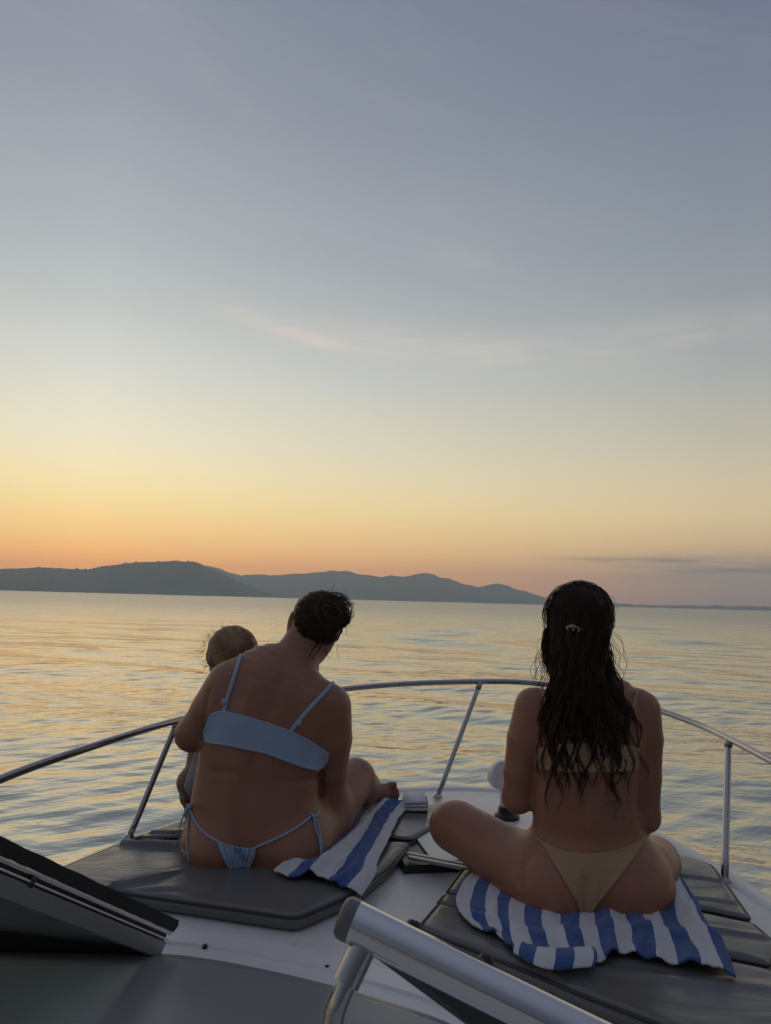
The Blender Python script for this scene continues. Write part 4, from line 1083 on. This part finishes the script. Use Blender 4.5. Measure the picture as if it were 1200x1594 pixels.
# ---------------------------------------------------------------- mother with the bun (pale blue bikini)
def woman_bun():
    S = Sdf()
    keys = [(395, 1343, 95, 2.43, .10, 3), (397, 1312, 103, 2.43, .13, 4), (396, 1270, 98, 2.44, .128, 7), (399, 1225, 93, 2.45, .118, 10), (407, 1172, 92, 2.46, .112, 13), (420, 1118, 94, 2.47, .112, 14),
            (434, 1075, 90, 2.48, .10, 13), (446, 1047, 72, 2.50, .082, 13), (457, 1031, 45, 2.52, .068, 13), (466, 1014, 34, 2.54, .064, 13), (480, 985, 29, 2.57, .060, 15)]
    Cs, As, Bs, Ws = [], [], [], []
    for x, y, a, Y, b, t in keys:
        Cs.append(P(x, y, Y)); As.append(a * Y / FPX); Bs.append(b); Ws.append(np.array([math.cos(math.radians(t)), 0, -math.sin(math.radians(t))]))
    S.loft(Cs, As, Bs, Ws)
    S.ell(P(345, 1322, 2.405), (.106, .115, .085), None, .05); S.ell(P(452, 1325, 2.405), (.108, .115, .085), None, .05)
    lw, rw = P(345, 1150, 2.80), P(430, 1215, 2.80)
    S.chain([P(354, 1066, 2.49), P(326, 1104, 2.48), P(299, 1143, 2.48)], [.064, .058, .050], .05)
    S.chain([P(299, 1143, 2.48), P(318, 1140, 2.62), lw], [.050, .046, .030], .03)
    S.chain([P(516, 1098, 2.50), P(519, 1150, 2.50), P(515, 1200, 2.52), P(511, 1226, 2.55)], [.063, .061, .054, .050], .05)
    S.chain([P(511, 1226, 2.55), P(480, 1220, 2.68), rw], [.050, .046, .030], .03)
    add_hand(S, lw, (.75, .35, .1), (-.3, .3, 1), 1, .95, .5); add_hand(S, rw, (-.8, .35, .1), (0, -.3, 1), -1, .95, .5)
    # right leg with the knee up, left leg folded in front
    kr = P(553, 1212, 2.79)
    S.chain([P(455, 1312, 2.46), P(508, 1262, 2.62), kr], [.110, .098, .072], .06)
    ar = P(575, 1233, 3.01)
    S.chain([kr + [.002, .012, -.008], P(566, 1226, 2.90), ar], [.062, .064, .036], .03)
    S.cap(ar, .036, P(566, 1244, 3.02), .030, .03); S.cap(ar, .034, P(597, 1235, 3.03), .026, .03)
    S.cap(P(597, 1229, 3.03), .021, P(598, 1245, 3.03), .018, .02)
    for (ax_, ay_, bx_, by_, r_) in ((599, 1226, 613, 1221.5, .0138), (600, 1233, 618, 1230.5, .0100), (600, 1238.5, 619, 1237.5, .0094), (599, 1243.5, 617, 1244, .0090), (597, 1248, 612, 1250, .0086)):
        A_, B_ = P(ax_, ay_, 3.03), P(bx_, by_, 3.035)
        S.chain([A_, A_ * .5 + B_ * .5 + [0, 0, .003], B_], [r_ * .92, r_ * .84, r_], .004)
    kl = P(372, 1208, 2.95)
    S.chain([P(345, 1312, 2.48), P(355, 1262, 2.72), kl], [.105, .095, .070], .06)
    al = P(470, 1246, 3.03)
    S.chain([kl + [.01, .01, -.02], P(420, 1235, 3.0), al], [.060, .056, .036], .03)
    add_foot(S, al, (.9, .2, -.05), (0, -.1, 1), -1, .85)
    hc_ = P(493, 970, 2.585)
    fw, up, rt = add_head(S, hc_, (.33, .80, -.50), (.22, .35, .8), 1.02)
    er_ = P(452.5, 967, 2.555); uu_ = nrmz((.20, 0, .98)); S.ell(er_, (.010, .022, .037), np.array([nrmz(np.cross((0, 1, 0), uu_)), [0, 1, 0], uu_]), .008)
    S.groove([er_ + [.002, -.02, .012], er_ + [-.002, -.02, -.012]], .009, .004)
    S.groove([P(372, 1310, 2.3), P(384, 1250, 2.32), P(396, 1180, 2.35), P(418, 1110, 2.37), P(440, 1060, 2.40)], .022, .005)
    S.groove([P(376, 1375, 2.3), P(377, 1350, 2.29), P(370, 1326, 2.3)], .012, .014)
    S.groove([P(392, 1068, 2.37), P(382, 1095, 2.36), P(380, 1120, 2.36)], .026, -.007); S.groove([P(480, 1088, 2.4), P(478, 1115, 2.39), P(470, 1138, 2.39)], .026, -.007)
    S.groove([P(497, 1205, 2.46), P(470, 1216, 2.38), P(430, 1218, 2.34)], .009, .006)
    S.groove([P(312, 1190, 2.44), P(335, 1200, 2.37), P(365, 1206, 2.34)], .009, .004)
    S.groove([P(500, 1235, 2.48), P(470, 1248, 2.40)], .009, .004)
    S.groove([P(512, 1160, 2.48), P(503, 1200, 2.48), P(500, 1245, 2.5)], .010, .008)
    S.groove([P(330, 1075, 2.43), P(322, 1110, 2.42), P(320, 1150, 2.43)], .010, .007)
    S.groove([P(330, 1215, 2.44), P(345, 1232, 2.38), P(372, 1240, 2.34)], .010, .003)
    S.groove([P(400, 1052, 2.42), P(425, 1046, 2.42), P(455, 1052, 2.43)], .016, -.003)
    for s_ in (-1, 1): S.groove([P(381 + s_ * 20, 1250, 2.33), P(394 + s_ * 20, 1190, 2.35)], .024, -.0015)
    S.groove([P(505, 1318, 2.45), P(497, 1290, 2.44), P(495, 1262, 2.46)], .014, .006)
    root = thing('person', P(398, 1362, 2.4) * [1, 1, 0], 'woman in a pale blue bikini, hair in a messy bun, bent over the toddler', 'person', 'people on the foredeck')
    M = skin('fair_tan_skin', (.37, .168, .100), (.30, .130, .076))
    lo = np.array([P(262, 1200, 2.45)[0] - .03, 2.24, -.03]); hi = np.array([P(640, 1200, 3.1)[0] + .04, 3.30, .88])
    body = sculpt('body', S, lo, hi, .0058, M, root); S = FIELD['last']
    eyes(hc_, fw, up, rt, 1.0, body)
    Mb = cloth('pale_blue_swimwear', (.36, .47, .60), 900, .1, .6)
    top = [(322, 1122), (327, 1112), (338, 1107), (349, 1106), (380, 1114), (415, 1124), (452, 1137), (480, 1151), (504, 1166), (512, 1172), (510, 1186), (502, 1196), (494, 1201), (470, 1195), (440, 1184), (414, 1174), (380, 1167), (350, 1161), (318, 1156), (316, 1140)]
    def gt(uv): return .0016 * np.sin((uv[:, 0] * .8 + uv[:, 1] * .5)) * np.exp(-((uv[:, 0] - 505) / 14) ** 2)
    garment('bikini_top', S, top, 2.2, 2.56, Mb, root, gather=gt, off=.004, th=.004)
    bot = [(336, 1307), (350, 1313), (366, 1317), (382, 1320), (399, 1319), (397, 1332), (390, 1347), (384, 1362), (362, 1362), (352, 1346), (343, 1328)]
    def gb_(uv): return .003 * np.sin((uv[:, 0] - 368) * .62 / np.clip(1 - (uv[:, 1] - 1310) / 75, .35, 1))
    garment('bikini_bottom', S, bot, 2.2, 2.45, Mb, root, gather=gb_, off=.005, th=.005, h=.0024)
    def string(px, py, r=.0028, off=.002, n=24, loose=False, name='strap'):
        t = np.linspace(0, len(px) - 1, n); q = catmull(np.column_stack([px, py]), n)
        pt, ok = hit(S, q[:, 0], q[:, 1], off=off)
        if loose:
            Y0 = pt[ok][:, 1].min() if ok.any() else 2.4
            pt = np.array([p if o_ else P(a, b, Y0) for p, o_, (a, b) in zip(pt, ok, q)])
            pt[:, 1] = np.convolve(np.pad(pt[:, 1], 2, 'edge'), np.ones(5) / 5, 'valid')
        else: pt = pt[ok]
        return mesh_obj(name, *tube(pt, r, 8), Mb, root)
    string((375, 368, 360, 353, 349), (1020, 1042, 1068, 1090, 1108), .0065)
    string((523, 505, 485, 468, 453), (1057, 1078, 1099, 1119, 1138), .0065)
    for px, py in ((350, 1088), (466, 1121)):
        pt, _ = hit(S, [px, px - 2], [py, py + 9], off=.006)
        mesh_obj('strap_slider', *tube(pt, .0078, 8), Mb, root)
    string((338, 325, 312, 302, 294), (1309, 1302, 1290, 1275, 1258), .0035, name='waist_tie')
    string((398, 420, 445, 468, 487), (1319, 1310, 1298, 1284, 1268), .0035, name='waist_tie')
    string((293, 287, 280, 278, 283, 290), (1256, 1266, 1286, 1306, 1322, 1330), .0026, loose=True, name='tie_end')
    string((294, 293, 291, 292, 294), (1257, 1280, 1305, 1328, 1342), .0026, loose=True, name='tie_end')
    string((488, 495, 499, 501, 502), (1268, 1285, 1305, 1325, 1341), .0032, off=.004, name='tie_end')
    string((488, 491, 497, 499, 498), (1268, 1288, 1306, 1325, 1338), .0028, off=.006, name='tie_end')
    string((484, 488, 494, 496), (1266, 1271, 1268, 1264), .004, off=.006, n=10, name='tie_knot')
    string((289, 293, 297, 294), (1254, 1258, 1256, 1252), .004, off=.004, n=10, loose=True, name='tie_knot')
    # hair
    A = np.stack([rt, fw, up]); Hs = Sdf()
    Hs.ell(hc_ - fw * .010 + up * .010, np.array([.082, .097, .096]), A)
    bun = P(521, 950, 2.485)
    Hs.ell(P(505, 950, 2.53), (.065, .05, .06), None, .04); Hs.ell(bun, (.044, .042, .040), None, .014); Hs.ell(P(531, 964, 2.52), (.030, .035, .030), None, .02)
    Hs.ell(P(511, 980, 2.545), (.048, .05, .044), None, .04); Hs.ell(P(486, 981, 2.535), (.042, .045, .036), None, .03)
    def hf(Q):
        rel = Q - bun.astype(f32); thb = np.arctan2(rel[:, 2], rel[:, 0]); rb = np.sqrt((rel ** 2).sum(1))
        d = Hs(Q) + (np.where(rb < .056, .0028 * np.sin(rb * 420 + thb * 2), .0016 * np.sin(thb * 34 + 2 * np.sin(rb * 40)) + .0012 * np.sin(thb * 15 + rb * 30))).astype(f32)
        face = (Q - (hc_ + fw * .080 - up * .035)) @ A.T.astype(f32)
        d = np.maximum(d, -(np.sqrt(((face / np.array([.066, .075, .09], f32)) ** 2).sum(1)) - 1) * .06)
        neck = Q - P(446, 1006, 2.52).astype(f32)                           # nape hairline
        d = np.maximum(d, -(np.sqrt((neck ** 2).sum(1)) - .056))
        for q_ in (-1, 1):
            er = Q - (hc_ + rt * q_ * .098 - up * .012).astype(f32); d = np.maximum(d, -(np.sqrt((er ** 2).sum(1)) - .036))
        er = Q - P(447, 968, 2.54).astype(f32); d = np.maximum(d, -(np.sqrt((er ** 2).sum(1)) - .034))
        return d.astype(f32)
    hairb = sculpt('hair', hf, hc_ - .17, hc_ + .17, .004, M_hairbrown, root, 1)
    HF = FIELD['last']
    r_ = np.random.default_rng(5); paths, rad = [], []; m_ = 22; t = np.linspace(0, 1, m_)
    bx, by = proj(bun)
    XS, YS = [], []
    for c in range(520):                                    # combed back to the bun
        a0 = r_.uniform(0, 6.28); rr = r_.uniform(36, 50)
        x0, y0 = 496 + rr * math.cos(a0) * .92, 967 + rr * math.sin(a0)
        x1, y1 = bx + r_.normal() * 10, by + r_.normal() * 9
        cv = r_.normal() * 5
        XS.append(x0 + (x1 - x0) * t + cv * np.sin(np.pi * t)); YS.append(y0 + (y1 - y0) * t - abs(cv) * np.sin(np.pi * t))
    PT, OK = hit(HF, np.concatenate(XS), np.concatenate(YS), 2.0, 2.9)
    for pt, ok in zip(PT.reshape(-1, m_, 3), OK.reshape(-1, m_)):
        if ok.sum() < 12: continue
        pt = catmull(pt[ok], m_); pt[:, 1] -= r_.uniform(.0005, .005)
        paths.append(pt); rad.append(r_.uniform(.0006, .0015))
    for c in range(240):                                    # loops of the bun
        a0, sp_ = r_.uniform(0, 6.28), r_.uniform(1.5, 4.2); R1, R2 = r_.uniform(.016, .062, 2)
        th = a0 + sp_ * t; ax1 = nrmz(r_.normal(size=3)); ax2 = nrmz(np.cross(ax1, r_.normal(size=3)))
        paths.append(bun + [0.0, -.008, 0] + (np.cos(th)[:, None] * ax1 * R1 + np.sin(th)[:, None] * ax2 * R2) * np.array([1.15, .8, 1])); rad.append(r_.uniform(.0007, .0016))
    for c in range(4):                                      # tufts that have slipped out of the knot
        a0 = r_.uniform(-1.5, .75); x0, y0 = 520 + 18 * math.cos(a0), 950 + 16 * math.sin(a0); L = r_.uniform(10, 22); bend = r_.uniform(.5, 1.6)
        for k in range(9):
            aa = a0 + bend * t + r_.normal() * .05
            xs = x0 + L * t * np.cos(aa) + r_.normal() * .9; ys = y0 + L * t * np.sin(aa) + r_.normal() * .9
            paths.append(np.array([P(a, b, 2.465 + .03 * q) for a, b, q in zip(xs, ys, t)])); rad.append(r_.uniform(.0005, .0011))
    for c in range(3):                                      # nape wisps
        x0, y0 = r_.uniform(468, 505), r_.uniform(992, 1003); L = r_.uniform(14, 32)
        for k in range(4):
            xs = x0 - L * .45 * t + 3.5 * np.sin(t * 5 + c) * t + r_.normal() * .6; ys = y0 + L * t
            pt, ok = hit(S, xs, ys, 2.1, 2.9); pt[:, 1] -= .003
            if ok.all(): paths.append(pt); rad.append(r_.uniform(.0004, .0007))
    for c in range(38):                                     # flyaways
        if c < 28:
            th0 = r_.uniform(-1.9, .9); x0, y0 = 512 + 34 * math.cos(th0), 955 + 30 * math.sin(th0); L = r_.uniform(6, 20); a1 = th0 + r_.normal() * .8
        else:
            x0, y0 = r_.uniform(470, 525), r_.uniform(1000, 1014); L = r_.uniform(6, 24); a1 = r_.normal(1.2, .4)
        xs = x0 + L * t * math.cos(a1) + 3 * np.sin(t * 4 + c) * t; ys = y0 + L * t * math.sin(a1) + 2 * np.sin(t * 5 + c * 2) * t
        yy = (2.50 if c < 28 else 2.475) + .01 * t
        paths.append(np.array([P(a, b, c_) for a, b, c_ in zip(xs, ys, yy)])); rad.append(r_.uniform(.0004, .0009))
    v, fq = strands_mesh(paths, rad); mesh_obj('hair_strand', v, fq, M_hairbrown, hairb)['kind'] = 'stuff'
    paths, rad = [], []
    for c in range(110):                                    # paler strands over the knot and the crown
        a0 = r_.uniform(0, 6.28); R1 = r_.uniform(10, 30); sp_ = r_.uniform(1.0, 2.6)
        th = a0 + sp_ * t; XX = 519 + R1 * np.cos(th) * 1.05 + 3 * np.sin(3 * th); YY = 951 + R1 * np.sin(th) * .9
        pt, ok = hit(HF, XX, YY, 2.0, 2.9)
        if ok.sum() > 14:
            pt = catmull(pt[ok], m_); pt[:, 1] -= r_.uniform(.004, .012); paths.append(pt); rad.append(r_.uniform(.0005, .0011))
    v, fq = strands_mesh(paths, rad); mesh_obj('pale_strand', v, fq, mat('paler_hair', (.24, .15, .095), .45, spec=.4), hairb)['kind'] = 'stuff'
    return S
S1 = woman_bun()

# ---------------------------------------------------------------- toddler
def toddler():
    S = Sdf()
    hc_ = P(359, 1019, 2.70); s = .95
    fw, up, rt = add_head(S, hc_, (-.55, .8, -.15), (.05, .05, 1), s)
    S.ell(hc_ - fw * .012 + up * .008, np.array([.082, .090, .085]), np.stack([rt, fw, up]), .02)
    nk = P(352, 1062, 2.71)
    S.cap(hc_ - up * .05, .040, nk, .038, .02)
    S.loft([P(350, 1075, 2.72), P(343, 1110, 2.73), P(333, 1165, 2.73), P(326, 1215, 2.73)], [.075, .085, .088, .09], [.055, .065, .07, .075], [np.array([1.0, .3, 0])] * 4)
    for sx_, x in ((-1, 322), (1, 382)):
        w_ = P(330 + sx_ * 20, 1160, 2.90)
        S.chain([P(x, 1085, 2.72), P(x - 4, 1130, 2.78), w_], [.034, .030, .021], .02)
        add_hand(S, w_, (.1 * -sx_, .9, -.1), (0, .1, 1), sx_, .5, .5)
    kn = P(295, 1218, 2.68)
    S.chain([P(332, 1218, 2.72), kn], [.052, .040], .03)
    an = P(300, 1262, 2.80)
    S.chain([kn, P(296, 1240, 2.73), an], [.040, .036, .025], .02); add_foot(S, an, (-.25, .9, .2), (0, -.2, 1), 1, .5)
    kn2 = P(385, 1205, 2.86)
    S.chain([P(350, 1215, 2.74), kn2], [.052, .042], .03); an2 = P(390, 1245, 2.93)
    S.chain([kn2, an2], [.040, .025], .02); add_foot(S, an2, (.1, .9, .2), (0, -.2, 1), -1, .5)
    root = thing('person', P(345, 1235, 2.72), 'toddler with short light brown hair on the lap of the woman in pale blue', 'person', 'people on the foredeck')
    M = skin('toddler_skin', (.30, .165, .115), (.26, .135, .09))
    lo = np.array([P(262, 1200, 2.7)[0] - .02, 2.58, -.02]); hi = np.array([P(420, 1200, 2.95)[0] + .03, 3.08, .72])
    body = sculpt('body', S, lo, hi, .005, M, root); S = FIELD['last']; eyes(hc_, fw, up, rt, s, body)
    Mc = cloth('pale_romper', (.55, .55, .57), 800)
    garment('romper', S, [(318, 1070), (385, 1070), (400, 1120), (395, 1225), (345, 1245), (300, 1250), (286, 1225), (300, 1180), (314, 1140)], 2.58, 2.86, Mc, root, off=.006, th=.005, h=.004)
    A = np.stack([rt, fw, up]); Hs = Sdf()
    Hs.ell(hc_ - fw * .014 + up * .012, np.array([.088, .096, .090]), A)
    def hf(Q):
        d = Hs(Q) + (.002 * np.sin(Q[:, 0] * 160 + Q[:, 2] * 90 + 2 * np.sin(Q[:, 1] * 50))).astype(f32)
        face = (Q - (hc_ + fw * .07 - up * .035)) @ A.T.astype(f32)
        d = np.maximum(d, -(np.sqrt(((face / np.array([.068, .07, .085], f32)) ** 2).sum(1)) - 1) * .06)
        return np.maximum(d, (hc_[2] - .052 - Q[:, 2])).astype(f32)
    hairb = sculpt('hair', hf, hc_ - .14, hc_ + .14, .004, M_hairbaby, root, 1)
    HF = FIELD['last']
    r_ = np.random.default_rng(9); paths, rad = [], []; m_ = 16; t = np.linspace(0, 1, m_)
    crown = (365, 992)
    XS, YS = [], []
    for c in range(420):
        a0 = r_.uniform(0, 6.28); L = r_.uniform(18, 48); tw = r_.normal() * .35 + .3
        aa = a0 + tw * t; rr = 3 + L * t
        XS.append(crown[0] + rr * np.cos(aa)); YS.append(crown[1] + rr * np.sin(aa) * .95)
    PT, OK = hit(HF, np.concatenate(XS), np.concatenate(YS), 2.2, 3.0)
    for pt, ok in zip(PT.reshape(-1, m_, 3), OK.reshape(-1, m_)):
        if ok.sum() < 8: continue
        pt = catmull(pt[ok], m_); pt[:, 1] -= .002 + .003 * t * r_.uniform(0, 1)
        paths.append(pt); rad.append(r_.uniform(.0006, .0013))
    for c in range(70):
        th0 = r_.uniform(2.4, 4.7) if c < 56 else r_.uniform(4.6, 5.8)
        x0, y0 = 359 + 41 * math.cos(th0), 1017 + 39 * math.sin(th0); L = r_.uniform(5, 20) if c < 56 else r_.uniform(2, 5); a1 = th0 + r_.normal() * .7
        xs = x0 + L * t * math.cos(a1) + 2.5 * np.sin(t * 4 + c) * t; ys = y0 + L * t * math.sin(a1) + 2 * np.sin(t * 5 + c * 2) * t
        paths.append(np.array([P(a, b, 2.68 + .01 * q) for a, b, q in zip(xs, ys, t)])); rad.append(r_.uniform(.0004, .0008))
    v, fq = strands_mesh(paths, rad); mesh_obj('hair_strand', v, fq, M_hairbaby, hairb)['kind'] = 'stuff'
toddler()
